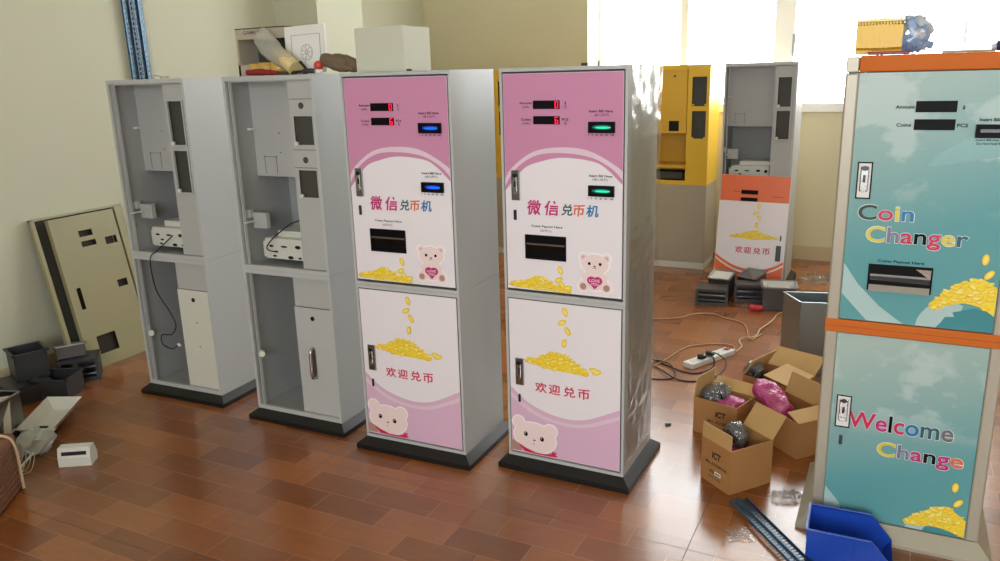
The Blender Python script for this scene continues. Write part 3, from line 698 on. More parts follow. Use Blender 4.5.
def holes_plate(b,x0,x1,z0,z1,y0,y1,hs,mi=0):
    xs=sorted({x0,x1,*[h[0] for h in hs],*[h[1] for h in hs]}); zs=sorted({z0,z1,*[h[2] for h in hs],*[h[3] for h in hs]})
    def inh(x,z): return any(h[0]<x<h[1] and h[2]<z<h[3] for h in hs)
    V={}
    def v(x,y,z):
        k=(x,y,z)
        if k not in V: V[k]=b.verts.new(k)
        return V[k]
    for y in (y0,y1):
        for i in range(len(xs)-1):
            for j in range(len(zs)-1):
                if inh((xs[i]+xs[i+1])/2,(zs[j]+zs[j+1])/2): continue
                f=b.faces.new([v(xs[i],y,zs[j]),v(xs[i+1],y,zs[j]),v(xs[i+1],y,zs[j+1]),v(xs[i],y,zs[j+1])]); f.material_index=mi
    for e in [e for e in b.edges if len(e.link_faces)==1 and abs(e.verts[0].co.y-y0)<1e-7 and abs(e.verts[1].co.y-y0)<1e-7]:
        p,q=e.verts; b.faces.new([p,q,v(q.co.x,y1,q.co.z),v(p.co.x,y1,p.co.z)]).material_index=mi
holes_plate(b,0,w_,0,h_,0,.002,hol)
abox(b,0,.002,.002,.03,0,h_); abox(b,w_-.002,w_,.002,.03,0,h_); abox(b,0,w_,.002,.03,h_-.002,h_); abox(b,0,w_,.002,.03,0,.002)
abox(b,.05,.078,.018,.02,.3,.34,1)
dp=part('door_sheet',b,['beige','gasket'],FP)
b=BM()
for a in ((.318,.400,.755,.80),(.318,.400,.63,.69)):
    for s in ((a[0],a[1],a[2],a[2]+.0015),(a[0],a[1],a[3]-.0015,a[3]),(a[0],a[0]+.0015,a[2],a[3]),(a[1]-.0015,a[1],a[2],a[3])): abox(b,s[0],s[1],-.0006,0,s[2],s[3])
abox(b,w_-.05,w_-.0485,-.0006,0,.5,.9)
part('scribed_outline',b,'greige',dp)
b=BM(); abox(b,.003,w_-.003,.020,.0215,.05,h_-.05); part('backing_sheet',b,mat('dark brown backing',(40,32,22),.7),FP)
BP,fw_=lean_door('cabinet_door_frame','beige metal door frame leaning behind the cut-out door on the left wall',2.735,3.35,-4.20,.915,'back')
b=BM(); w2,h2=.60,.915
abox(b,0,w2,.0,.002,0,h2,1); abox(b,0,.022,-.028,.0,0,h2,0); abox(b,w2-.022,w2,-.028,0,0,h2,0); abox(b,0,w2,-.028,0,h2-.012,h2,0); abox(b,.022,w2-.022,-.028,0,0,.02,0)
part('frame_sheet',b,['beige','dark'],BP)
b=BM(); abox(b,.53,.575,-.05,-.028,.25,.905,bev=.003); part('edge_channel',b,'beige',BP)

# slotted blue strips standing in the corner behind the first cabinet
for i,(dy,dx,m) in enumerate(((0,.0,'rail'),(.036,.012,'rail_dk'),(.072,-.004,'rail'),(.106,.008,'rail'))):
    b=BM(); Lh=2.55; wv=.034
    hs=[(.012,.022,z/100,z/100+.018) for z in range(60,252,3)]
    holes_plate(b,0,wv,0,Lh,0,.002,hs); abox(b,0,.002,.0,.012,0,Lh); abox(b,wv-.002,wv,.0,.012,0,Lh)
    o=part('slotted_strip',b,m,None,(-4.352+dx,3.565+dy,0.0),(0,math.radians(-.4),math.radians(90)))
    prop(o,['blue slotted metal strip standing at the left wall, nearest the camera of the bundle','dark blue slotted strip, second of the upright bundle from the near side','blue slotted strip, third of the upright bundle from the near side','blue slotted strip on the far side of the upright wall bundle'][i],'metal strip','slotted strips standing at the left wall')

# ------------------------------------------------------------------ coin hopper boxes
def hopper(label,loc,rz,size=(.2,.14,.12),m='darkgrey2',group='empty coin hopper boxes',style='front',tilt=0,cat='hopper box',funnel=None):
    w_,d_,h_=size
    r=thing('coin_hopper_box',label,cat,loc,rz,group)
    if tilt: r.rotation_euler=(math.radians(tilt),0,math.radians(rz))
    b=BM(); t=.004
    if style=='front':
        abox(b,0,w_,0,d_,0,t); abox(b,0,w_,0,d_,h_-t,h_); abox(b,0,t,0,d_,0,h_); abox(b,w_-t,w_,0,d_,0,h_); abox(b,0,w_,d_-t,d_,0,h_)
        part('hopper_body',b,m,r)
        b=BM(); e=.014; plate(b,-.004,w_+.004,0,h_+.004,-.008,0,[(e,w_-e,e*1.4,h_-e)]); part('front_frame',b,m,r)
        b=BM(); abox(b,e,w_-e,.02,.028,h_*.55,h_*.62); abox(b,e,w_-e,.03,.04,h_*.2,h_*.28); part('inner_slide',b,'steel',r)
    else:
        abox(b,0,w_,0,d_,0,t); abox(b,0,t,0,d_,0,h_); abox(b,w_-t,w_,0,d_,0,h_); abox(b,0,w_,d_-t,d_,0,h_); abox(b,0,w_,0,t,0,h_)
        part('hopper_body',b,m,r)
        b=BM(); e=.01
        for x0,x1,y0,y1 in ((-e,w_+e,-e,t),(-e,w_+e,d_-t,d_+e),(-e,t,-e,d_+e),(w_-t,w_+e,-e,d_+e)): abox(b,x0,x1,y0,y1,h_-.004,h_+.004)
        part('rim',b,'steel' if funnel else m,r)
    if funnel:
        b=BM(); z0=h_*.45; z1=h_-.002
        ps=[(t,t,z1),(w_-t,t,z1),(w_-t,d_-t,z1),(t,d_-t,z1),(w_*.55,d_*.55,z0)]
        v=[b.verts.new(p) for p in ps]
        for k in range(4): b.faces.new([v[k],v[(k+1)%4],v[4]])
        part('funnel',b,funnel,r,recalc=False)
    return r
G1='coin hopper boxes in front of the orange door'
hopper('dark coin hopper box with open front, leftmost on the floor before the orange door',(-1.215,5.44,0),7,(.215,.16,.115),group=G1)
hopper('dark coin hopper box with open front, second from the left before the orange door',(-.975,5.60,0),13,(.215,.15,.125),group=G1)
hopper('hopper box with bright white funnel lying behind the leftmost open-front box',(-1.17,5.69,0),-8,(.15,.13,.15),style='top',funnel='paper',tilt=14,group=G1)
hopper('shiny film-covered hopper box behind the two open-front boxes',(-.985,5.83,0),-22,(.14,.15,.14),style='top',m='darkgrey2',funnel='steel',tilt=12,group=G1)
hopper('open-topped hopper box with steel rim and white funnel, right of the orange door',(-.765,5.45,0),10,(.22,.20,.165),style='top',m='darkgrey2',funnel='chrome',group=G1)
b=BM(); merge(b,blob(.05,.03,.02,.008,40,5,3)); 
prop(part('pink_rag',b,mat('pink rag',(214,60,80),.7),None,(-.80,5.44,.018)),'small pink rag between two hopper boxes by the orange door','rag')

G2='dark hopper boxes in the left corner'
hopper('dark grey hopper box with open top, tallest of the corner heap at the wall',(-4.27,2.42,.10),-20,(.17,.16,.15),style='top',m='darkgrey',group=G2)
hopper('dark grey hopper box under the tallest one in the left corner heap',(-4.29,2.34,0),-12,(.26,.2,.098),m='darkgrey',group=G2)
hopper('dark grey hopper box at the front of the left corner heap',(-4.05,2.39,0),25,(.19,.17,.11),style='top',m='darkgrey',group=G2)
hopper('dark grey hopper box right beside the leaning beige door',(-4.12,2.60,0),48,(.20,.16,.13),m='darkgrey',group=G2)
hopper('dark grey hopper tilted on the corner heap next to the beige door',(-4.15,2.62,.135),60,(.15,.12,.07),style='top',m='darkgrey2',tilt=-12,funnel='steel',group=G2)

# white housings on the left floor
def white_tray(label,loc,rz,tilt):
    r=thing('coin_tray',label,'tray',loc,rz); r.rotation_euler=(math.radians(tilt),math.radians(3),math.radians(rz))
    b=BM(); w_,d_,h_=.17,.33,.055; t=.003
    v=[]
    for z,e in ((0,.035),(h_,0)):
        v.append([b.verts.new(p) for p in ((e,e,z),(w_-e,e,z),(w_-e,d_-e,z),(e,d_-e,z))])
    for k in range(4): b.faces.new([v[0][k],v[0][(k+1)%4],v[1][(k+1)%4],v[1][k]])
    b.faces.new(v[0][::-1]); part('tray_shell',b,'offwhite',r,recalc=False)
    b=BM(); holes_plate(b,-.012,w_+.012,-.012,d_+.012,0,.003,[(.0,w_,.0,d_)]); 
    o=part('tray_rim',b,'offwhite',r,(0,0,h_),(math.radians(90),0,0)); o.rotation_euler=(math.radians(-90),0,0); o.scale=(1,1,-1)
    b=BM(); abox(b,.05,.09,.07,.12,.002,.006); part('tray_slot',b,'hole',r)
    return r
white_tray('white coin tray with wide rim lying tilted on the left floor',(-3.63,2.03,.012),31,5)
r=thing('coin_outlet_box','small white box with a black slot on the left floor','box',(-3.205,1.945,0),33)
b=BM(); prof=[(0,0),(.075,0),(.075,.04),(.058,.084),(0.012,.084),(0,.04)]
b=BM()
A0=[b.verts.new((0,y,z)) for y,z in prof]; A1=[b.verts.new((.138,y,z)) for y,z in prof]
for k in range(len(prof)): b.faces.new([A0[k],A0[(k+1)%6],A1[(k+1)%6],A1[k]])
b.faces.new(A0); b.faces.new(A1); part('box_body',b,'offwhite',r)
b=BM(); v=[(.016,.0035,.052),(.122,.0035,.052),(.122,.0085,.068),(.016,.0085,.068)]; b.faces.new([b.verts.new((x,y-.0012,z)) for x,y,z in v]); part('slot',b,'hole',r)
b=BM(); merge(b,blob(.085,.06,.05,.035,22,3,4)); o=part('plastic_bag',b,'paperfilm',None,(-3.42,1.99,.06)); prop(o,'crumpled greenish plastic bag beside the white tray on the left floor','plastic bag')
b=BM(); 
rn=random.Random(4)
for k in range(5):
    x=-3.33+rn.uniform(-.03,.03); y=1.90+rn.uniform(-.04,.02)
    atube(b,[(x,y,.07),(x+rn.uniform(0,.04),y-.03,.04),(x+rn.uniform(0,.05),y-.06,.012),(x+rn.uniform(-.01,.06),y-.10,.004)],.002,seg=5)
prop(part('shredded_film',b,'paperfilm'),'thin strands of clear film hanging from the bag on the left floor','plastic film',kind='stuff')
hopper('grey metal hopper box behind the brown woven box at the left edge',(-3.79,1.85,.0),20,(.20,.2,.22),style='top',m='steel',group=None,tilt=0)
r=thing('grey_cover_plate','grey metal cover plate tilted over the hopper at the left edge','cover plate',(-3.66,1.83,.03),60)
r.rotation_euler=(math.radians(-35),0,math.radians(50))
b=BM(); holes_plate(b,0,.17,0,.24,0,.012,[(.03,.14,.06,.20)]); part('plate_sheet',b,'greige',r)
# brown woven box
r=thing('woven_box','brown woven box with a pale cord, cut by the left edge','box',(-3.365,1.273,0),38)
b=BM(); t=BM(); bmesh.ops.create_cube(t,size=1); bmesh.ops.bevel(t,geom=list(t.edges),offset=.08,segments=4,profile=.5,affect='EDGES')
for v in t.verts: v.co=Vector(((v.co.x+.5)*.45,(v.co.y+.5)*.30,(v.co.z+.5)*.25))
for v in t.verts:
    k=v.co.z/.25; v.co.x+=(.5-k)*-.0+math.sin(k*3.1)*.012
for f in t.faces: f.smooth=True
merge(b,t); part('box_body',b,'basket',r)
b=BM()
for i in range(9):
    z=.03+i*.026; 
    z*=.92; atube(b,[(.03,-.002,z),(.22,-.004,z+.002),(.42,-.002,z)],.004,seg=6); atube(b,[(.452,.03,z),(.456,.15,z),(.452,.27,z)],.004,seg=6)
part('weave_strand',b,'basket',r)
b=BM(); atube(b,[(.36,.22,.252),(.41,.23,.262),(.45,.24,.24),(.465,.24,.18),(.468,.235,.12),(.47,.23,.05),(.47,.23,.02)],.006,seg=8); part('carry_cord',b,'rope',r)

# ------------------------------------------------------------------ things on top of the cabinets
TZ=1.651
r=thing('display_box','open grey box with lettering on its rim, standing on the white cabinet','box',(-2.815,2.89,TZ),0)
b=BM(); w_,d_,h_=.30,.13,.212; t=.004
abox(b,0,t+.008,0,d_,0,h_); abox(b,w_-t,w_,0,d_,0,h_); abox(b,0,w_,d_-t,d_,0,h_,1); abox(b,0,w_,0,d_,0,.05); abox(b,0,w_,0,d_,h_-t,h_); abox(b,.012,w_-t,0,t,h_-.05,h_); part('box_body',b,['greige','dark'],r)
lettering('GAMR *2',.05,.16,h_-.028,h_-.010,'inkgrey',r,y=-.001,bold=.02)
r=thing('drawing_panel','white panel with a line drawing, propped beside the grey lettered box','panel',(-2.50,2.86,TZ),3); r.rotation_euler=(math.radians(-4),math.radians(-2),math.radians(3))
b=BM(); abox(b,0,.215,0,.012,0,.205,bev=.002); part('panel_sheet',b,'paper',r)
b=BM()
for s in ((.035,.19,.165,.1665),(.035,.0365,.02,.165),(.188,.19,.02,.165)): abox(b,s[0],s[1],-.0008,0,s[2],s[3])
for k in range(7):
    a=k*PI/3.5; P=ell(.115+.018*math.cos(a),.09+.02*math.sin(a),.014,.02,a,14)
    P.append(P[0]); atube(b,[(x,-.0006,z) for x,z in P],.0006,seg=4,res=1)
atube(b,[(.11,-.0006,.07),(.105,-.0006,.045),(.115,-.0006,.03)],.0006,seg=4); abox(b,.055,.085,-.001,0,.052,.055)
part('line_drawing',b,'inkgrey',r)
for i,(x,y,rr,hh) in enumerate(((-2.665,2.85,.034,.052),(-2.595,2.84,.036,.056),(-2.520,2.835,.037,.058))):
    r=thing('tape_roll',['gold parcel tape roll nearest the left of the row','middle gold parcel tape roll with pale glare','gold parcel tape roll on the right, beside the film'][i],'tape roll',(x,y,TZ),0,'tape rolls on the white cabinet')
    b=BM(); seg=28
    pr=[(rr*.62,0),(rr,0),(rr,hh),(rr*.62,hh)]
    rg=[[b.verts.new((q*math.cos(2*PI*k/seg),q*math.sin(2*PI*k/seg),z)) for k in range(seg)] for q,z in pr]
    for a in range(4):
        for k in range(seg):
            f=b.faces.new([rg[a][k],rg[a][(k+1)%seg],rg[(a+1)%4][(k+1)%seg],rg[(a+1)%4][k]]); f.smooth=a in(1,3)
    part('tape_winding',b,'gold',r)
    b=BM(); acyl(b,(0,0,.001),(0,0,hh-.001),rr*.61,seg=24,caps=False); part('core_ring',b,'core',r)
r=thing('cable_tie_bundle','dark red plastic handle lying in front of the tape rolls','tool',(-2.645,2.765,TZ),0)
b=BM(); atube(b,[(0,0,.014),(.06,.0,.015),(.12,.005,.012),(.17,.01,.009)],[.013,.015,.011,.008],seg=10); part('handle_grip',b,'redp',r)
b=BM(); atube(b,[(.18,.01,.009),(.23,.015,.007),(.27,.01,.007)],.006,seg=8); part('tool_shaft',b,'dark',r)
# film sleeve leaning from the box
r=thing('film_sleeve','frosted plastic film sleeve slanting across the grey box','plastic sleeve',(0,0,0))
b=BM(); n=16; rows=[]
P0=Vector((-2.615,2.83,TZ+.178));P1=Vector((-2.395,2.79,TZ+.025))
for i in range(n+1):
    t=i/n; c_=P0.lerp(P1,t); hw=.042+.01*math.sin(t*5); fold=.016
    rows.append([b.verts.new(c_+Vector((math.cos(a)*hw*.75+noise.noise(Vector((i*.7,k,1)))*.006,math.sin(a)*fold-.02*math.sin(t*PI),math.cos(a)*hw*.75+noise.noise(Vector((i*.6,k,9)))*.006))) for k,a in enumerate([2*PI*q/10 for q in range(10)])])
for i in range(n):
    for k in range(10):
        f=b.faces.new([rows[i][k],rows[i][(k+1)%10],rows[i+1][(k+1)%10],rows[i+1][k]]); f.smooth=True
part('film_tube',b,film_mat('frosted film',(.9,.9,.86),.10,.3,diff=.30,dcol=(.8,.8,.74)),r)
b=BM(); acyl(b,P0.lerp(P1,.55),P1+Vector((.005,0,0)),.030,.034,seg=18); part('tape_core_inside',b,mat('cream roll',(214,196,140),.4),r)
r=thing('pliers','small black pliers lying in front of the white panel','pliers',(-2.335,2.775,TZ),0)
b=BM(); atube(b,[(0,0,.012),(.03,.0,.014),(.055,.01,.012)],.010,seg=8); part('plier_head',b,'darkgrey',r)
b=BM(); atube(b,[(.02,0,.02),(-.005,.005,.04),(-.02,.008,.052)],.006,seg=8); part('grip',b,'cord',r)
b=BM(); atube(b,[(.0,0,.012),(-.03,-.01,.010),(-.05,-.012,.009)],.006,seg=8); part('grip',b,'cord',r)
r=thing('push_button','red ball knob on a white collar beside the gloves','knob',(-2.262,2.79,TZ),0)
b=BM(); acyl(b,(0,0,0),(0,0,.020),.016,.013); part('collar',b,'paper',r)
b=BM(); bmesh.ops.create_icosphere(b,subdivisions=3,radius=.021)
for f in b.faces: f.smooth=True
part('ball',b,'redball',r,(0,0,.034))
r=thing('work_gloves','pair of rolled brown cloth gloves between the red knob and white box','gloves',(-2.235,2.82,TZ),0)
for k in range(2):
    b=BM(); t=blob(.075,.035,.030,.006,45,k+2,4)
    for v in t.verts: v.co.z+=-.25*(v.co.x)+.0; 
    merge(b,t,0,Matrix.Translation((.05+.035*k,-.01+.03*k,.042))@Matrix.Rotation(-.12*k,4,'Z')); 
    for q in range(4):
        y=-.03+.018*q+.03*k; atube(b,[(.09,y,.03),(.12,y-.004,.022),(.155+.008*(q%2),y-.006,.013)],[.011,.0115,.0085],seg=8)
    part('glove',b,'glove',r)
for (x,y,c_) in ((-3.28,2.80,'bracket'),):
    r=thing('wire_bracket','small bent wire bracket on top of the leftmost cabinet','bracket',(x,y,TZ),0)
    b=BM(); atube(b,[(0,0,.004),(.0,0,.014),(.03,0,.013),(.06,0,.008),(.10,0,.007)],.0018,seg=6); part('wire',b,'steel',r)
    b=BM()
    for q in (.045,.07,.09): abox(b,q,q+.010,-.005,.005,.001,.012,bev=.002)
    part('clip_block',b,'greige',r)
# white box on C
r=thing('white_carton','plain white box standing on the blue lit pink machine','box',(-2.072,2.80,TZ),0)
b=BM(); v=[b.verts.new(p) for p in ((0,0,0),(.238,0,0),(.240,.205,0),(.002,.205,0),(0,0,.176),(.238,0,.178),(.240,.205,.176),(.002,.205,.174))]
for q in ((0,1,2,3),(4,5,6,7),(0,1,5,4),(1,2,6,5),(2,3,7,6),(3,0,4,7)): b.faces.new([v[k] for k in q])
bmesh.ops.bevel(b,geom=list(b.edges),offset=.002,segments=2,affect='EDGES'); part('box_shell',b,mat('pale grey board',(202,203,186),.6),r)
r=thing('corner_clip','tiny dark clip at the foot of the white box','clip',(-1.81,2.775,TZ),0)
b=BM(); abox(b,0,.022,0,.012,0,.008,bev=.002); part('clip_body',b,'darkgrey',r)
r=thing('lock_cam','tiny dark screw head on top of the green lit pink machine','screw',(-1.08,2.86,TZ),0)
b=BM(); acyl(b,(0,0,0),(0,0,.010),.013); part('screw_head',b,'darkgrey',r)

# on the teal changer
EZ=1.656
r=thing('yellow_basket','yellow ribbed plastic basket on its side on the teal changer','basket',(-.165,2.90,EZ),0)
b=BM(); w_,d_,h_=.135,.15,.115
nr=22
for i in range(nr):
    x=i*w_/nr; s_=1-.10*abs(i/nr-.5)
    t=BM(); bmesh.ops.create_cube(t,size=1); bmesh.ops.bevel(t,geom=[e for e in t.edges if abs(e.verts[0].co.x-e.verts[1].co.x)>.5],offset=.18,segments=3,affect='EDGES')
    k=.95 if i%2 else 1.0
    for v in t.verts: v.co=Vector((x+(v.co.x+.5)*w_/nr*1.02,(v.co.y*k+.5)*d_,(v.co.z*k*s_+.5)*h_*1))
    merge(b,t)
part('basket_wall',b,'yel_basket',r)
b=BM(); 
for q in range(14): abox(b,.006+q*.009,.010+q*.009,-.002,.002,.094,.100)
abox(b,-.003,.138,-.004,.154,.103,.108); part('basket_rim',b,'coin_c',r)
r=thing('red_tray','flat dark red tray under the yellow basket edge','tray',(-.125,2.855,EZ),0)
b=BM(); abox(b,0,.12,0,.04,0,.010,bev=.003); part('tray_body',b,'redp',r)
r=thing('parts_bag','clear bag of blue connector pieces beside the yellow basket','plastic bag',(.005,2.95,EZ),0)
b=BM(); t=blob(.062,.05,.062,.014,30,8,4)
for v in t.verts:
    if v.co.z>.04: v.co.z+=.03*abs(noise.noise(v.co*60))
merge(b,t,0,Matrix.Translation((0,0,.060))); part('clear_film',b,'film',r)
rn=random.Random(21)
protoM={}
for k in range(34):
    th_=rn.uniform(0,2*PI); q=rn.uniform(0,1)**.5; z=rn.uniform(.010,.105); lim=.045*math.sqrt(max(.05,1-((z-.05)/.065)**2))
    x=q*lim*math.cos(th_)*1.2; y=q*lim*math.sin(th_)*.9
    bl=(x<.005 and rn.random()<.85) or rn.random()<.25
    key=bl
    if key not in protoM:
        b=BM(); abox(b,-.014,.014,-.008,.008,-.011,.011,bev=.0015); abox(b,-.004,.004,-.009,-.006,-.004,.004)
        o=part('connector_piece',b,'bluepart' if bl else 'greypart'); protoM[key]=o
    else: o=protoM[key].copy(); col.objects.link(o)
    o.location=(.003+x,2.95+y,EZ+z+.004); o.rotation_euler=(rn.uniform(0,3),rn.uniform(0,3),rn.uniform(0,3))
    prop(o,('blue' if bl else 'pale grey')+' plastic connector piece heaped in the clear bag on the teal changer','connector','%s connector pieces in the clear bag'%('blue' if bl else 'grey'))
r=thing('flat_strip','thin beige strip lying along the orange cap','strip',(.085,2.93,EZ),0)
b=BM(); abox(b,0,.145,0,.03,0,.008,bev=.002); part('strip_body',b,'greige',r)
r=thing('navy_knob','dark navy plastic knob at the right end of the orange cap','knob',(.245,2.93,EZ),0)
b=BM(); acyl(b,(-.015,0,.016),(.05,0,.020),.015,.022,seg=20); part('knob_body',b,'navy',r)
b=BM(); acyl(b,(-.028,0,.014),(-.015,0,.016),.008,.010,seg=16); part('knob_tip',b,'greypart',r)

# ------------------------------------------------------------------ cartons of bill acceptors
def carton(label,loc,rz,w_,d_,h_,flaps,ict=None,group='open brown cartons of bill acceptors'):
    r=thing('cardboard_carton',label,'carton',loc,rz,group)
    t=.004; b=BM()
    abox(b,0,w_,0,t,0,h_);abox(b,0,w_,d_-t,d_,0,h_);abox(b,0,t,t,d_-t,0,h_);abox(b,w_-t,w_,t,d_-t,0,h_);abox(b,t,w_-t,t,d_-t,0,t)
    body=part('carton_body',b,'carton',r)
    for side,ang,ln in flaps:   # ang: 0 = straight up, 90 = folded outwards flat
        b=BM(); L_=w_ if side in 'fb' else d_
        abox(b,.002,L_-.002,-t/2,t/2,0,ln)
        o=part('flap',b,'carton_in',r)
        a=math.radians(ang)
        if side=='f': o.location=(0,t/2,h_); o.rotation_euler=(a,0,0)
        if side=='b': o.location=(0,d_-t/2,h_); o.rotation_euler=(-a,0,0)
        if side=='l': o.location=(t/2,0,h_); o.rotation_euler=(Matrix.Rotation(PI/2,4,'Z')@Matrix.Rotation(a,4,'X')).to_euler()
        if side=='r': o.location=(w_-t/2,0,h_); o.rotation_euler=(Matrix.Rotation(PI/2,4,'Z')@Matrix.Rotation(-a,4,'X')).to_euler()
    if ict:
        T=lambda s,x0,x1,z0,z1,m='print_brown',**k: lettering(s,x0,x1,z0,z1,m,body,y=-.001,**k)
        x,z=ict
        T('ICT',x,x+.052,z,z+.030,bold=.04,shear=.1); T('BILL ACCEPTOR',x-.035,x+.09,z-.030,z-.018,bold=.02)
    return r
c1=carton('brown carton with white label, front one of the four open cartons',(-.622,2.992,0),-38,.172,.215,.186,[('f',-3,.062),('b',38,.11),('l',88,.0) if False else ('b',38,.001)][:2],ict=(.065,.115))
b=BM(); abox(b,.085,.12,-.0015,-.0005,.048,.064); part('white_label',b,'paper',c1)
b=BM(); abox(b,.089,.116,-.002,-.0015,.053,.059); part('label_print',b,'inkgrey',c1)
lettering('MODEL',.055,.082,.05,.062,'print_brown',c1,y=-.001,bold=.02); lettering('QTY  1 PCS',.05,.12,.026,.036,'print_brown',c1,y=-.001,bold=.02)
c2=carton('brown carton with raised left flap, left behind the front carton',(-.752,3.405,0),-17,.215,.17,.172,[('l',6,.095),('b',50,.06)],ict=(.11,.10))
c3=carton('brown carton holding the pink bag, beside the teal changer',(-.515,3.50,0),-41,.305,.20,.162,[('r',70,.075),('b',20,.10)])
lettering('BILL',.03,.12,.07,.09,'print_brown',c3,y=-.001,bold=.03)
c4=carton('brown carton with wide pale flaps, rear one next to the galvanised box',(-.60,3.78,0),-22,.26,.22,.165,[('l',30,.10),('r',80,.15),('b',55,.12)])
def acceptor(label,loc,rot,film='bubble',s=1):
    r=thing('bill_acceptor',label,'bill acceptor',loc,0,'wrapped bill acceptors in the cartons'); r.rotation_euler=rot
    b=BM(); abox(b,-.04*s,.04*s,-.022,.022,-.05*s,.05*s,bev=.006); abox(b,-.03*s,.03*s,-.034,-.02,.01*s,.05*s,bev=.004); part('acceptor_body',b,'darkgrey',r)
    b=BM(); abox(b,-.026,.026,-.038,-.034,.020*s,.034*s,bev=.001); part('bezel',b,'hole',r)
    b=BM(); merge(b,blob(.055*s,.042,.066*s,.010,35,3,4)); part('bubble_wrap',b,film,r)
    return r
acceptor('bubble-wrapped bill acceptor standing up in the front carton',(-.50,3.055,.175),(.3,.55,-.5))
acceptor('bubble-wrapped bill acceptor in the carton with the raised left flap',(-.66,3.455,.170),(-.2,1.1,-.2),s=1.05)
acceptor('bubble-wrapped bill acceptor in the rear carton by the galvanised box',(-.555,3.83,.165),(.2,.4,-.5),s=.9)
def pink(label,loc,sc,rot,seed):
    b=BM(); merge(b,blob(*sc,.014,24,seed,5)); o=part('pink_bubble_bag',b,'pinkfilm',None,loc,rot); prop(o,label,'bubble bag','pink bubble bags in the cartons')
pink('large shiny pink bubble bag bulging out of the carton beside the teal changer',(-.415,3.47,.185),(.115,.06,.042),(0,.45,-.75),5)
pink('small pink bubble bag in the carton with the raised left flap',(-.585,3.43,.150),(.06,.045,.03),(0,0,-.2),6)
pink('pink bubble bag low inside the front carton',(-.50,3.02,.115),(.05,.05,.035),(0,0,.2),7)

# galvanised open box
r=thing('metal_box','tall open galvanised metal box behind the cartons','metal box',(-.408,4.325,0),14)
b=BM(); w_,d_,h_=.36,.20,.405; t=.003
def prism_box(b,w_,d_,h_,t,sk):
    for x0,x1,y0,y1 in ((0,w_,0,t),(0,w_,d_-t,d_),(0,t,0,d_),(w_-t,w_,0,d_)): 
        n0=len(b.verts); abox(b,x0,x1,y0,y1,0,h_)
    abox(b,0,w_,0,d_,0,t)
    b.verts.ensure_lookup_table()
    for v in b.verts: v.co.x+=sk*v.co.y
prism_box(b,w_,d_,h_,t,-.32)
part('box_wall',b,'galv',r)
b=BM()
for x0,x1,y0,y1 in ((-.004,w_+.004,-.008,.004),(-.004,w_+.004,d_-.004,d_+.008),(-.004,.006,-.008,d_+.008),(w_-.006,w_+.004,-.008,d_+.008)): abox(b,x0,x1,y0,y1,h_-.003,h_+.002)
b.verts.ensure_lookup_table()
for v in b.verts: v.co.x+=-.32*v.co.y
part('rim_fold',b,'galv',r)

# power strip and cords
r=thing('power_strip','white power strip with two black plugs on the floor','power strip',(-.935,4.165,0),63)
b=BM(); abox(b,0,.375,0,.07,0,.032,bev=.005); s_=part('strip_body',b,'stripbody',r)
for k in range(5):
    b=BM()
    for dx,dy in ((.0,.012),(-.008,-.008),(.008,-.008)): abox(b,.04+k*.07+dx-.002,.04+k*.07+dx+.002,.035+dy-.005,.035+dy+.005,.0318,.0325)
    if k not in (1,2): part('socket',b,'hole',s_)
    else: b.free()
b=BM(); abox(b,.33,.36,.02,.05,.032,.037,bev=.002); part('switch',b,'redp',r)
for k,lb in ((1,'black plug nearer the camera on the white power strip'),(2,'black plug farther along the white power strip')):
    x=-.935+(.04+k*.07+.0)*math.cos(math.radians(63))-.035*math.sin(math.radians(63)); y=4.165+(.04+k*.07)*math.sin(math.radians(63))+.035*math.cos(math.radians(63))
    r=thing('black_plug',lb,'plug',(x,y,.0325),63,'plugs on the power strip')
    b=BM(); acyl(b,(0,0,0),(0,0,.028),.019,.016,seg=18); abox(b,-.012,.012,-.035,.0,.006,.026,bev=.006); part('plug_body',b,'cord',r)
def cord(label,pts,m,rad,name='floor_cable'):
    b=BM(); atube(b,[(p[0],p[1],p[2] if len(p)>2 else rad+.001) for p in pts],rad,seg=7,res=7); o=part(name,b,m); prop(o,label,'cable'); return o
cord('tan cord crossing the floor from behind the green lit machine',[(-1.442,4.96),(-1.349,4.996),(-1.232,5.067),(-1.161,5.192),(-1.049,5.236),(-.957,5.175),(-.834,5.107),(-.779,4.973),(-.753,4.857),(-.717,4.789),(-.699,4.858),(-.68,4.92)],'tan',.0045)
cord('pale tan cord looping from the galvanised box to the power strip',[(-.57,5.42,.006),(-.615,5.45,.006),(-.651,5.368,.006),(-.657,5.27,.006),(-.673,5.126,.012),(-.701,4.983,.015),(-.70,4.87,.015),(-.725,4.80,.015),(-.765,4.80,.012),(-.785,4.74,.006),(-.752,4.64,.006),(-.765,4.52,.012)],'rope',.0045)
cord('tan cord curving left from the far end of the power strip',[(-1.22,3.95),(-1.138,4.153),(-1.099,4.31),(-1.057,4.494),(-.987,4.581),(-.881,4.643),(-.80,4.63),(-.775,4.52,.012)],'tan',.004)
cord('black cord from the nearer plug running left along the floor',[(-1.25,4.27),(-1.184,4.233),(-1.129,4.203),(-1.046,4.152),(-.954,4.105),(-.880,4.13),(-.835,4.24,.012),(-.85,4.28,.05),(-.90,4.272,.052),(-.93,4.265,.048)],'cord',.004)
cord('black cord from the farther plug looping back left in front of the strip',[(-1.20,3.92),(-1.137,3.935),(-1.059,3.952),(-1.003,3.991),(-1.011,4.083),(-1.06,4.163,.016),(-1.148,4.20,.016),(-1.162,4.135,.008),(-1.099,4.096,.008),(-1.031,4.011,.016),(-.957,3.979),(-.856,4.006),(-.806,4.073),(-.775,4.211),(-.78,4.30,.03),(-.84,4.335,.053),(-.885,4.34,.05)],'cord',.004)
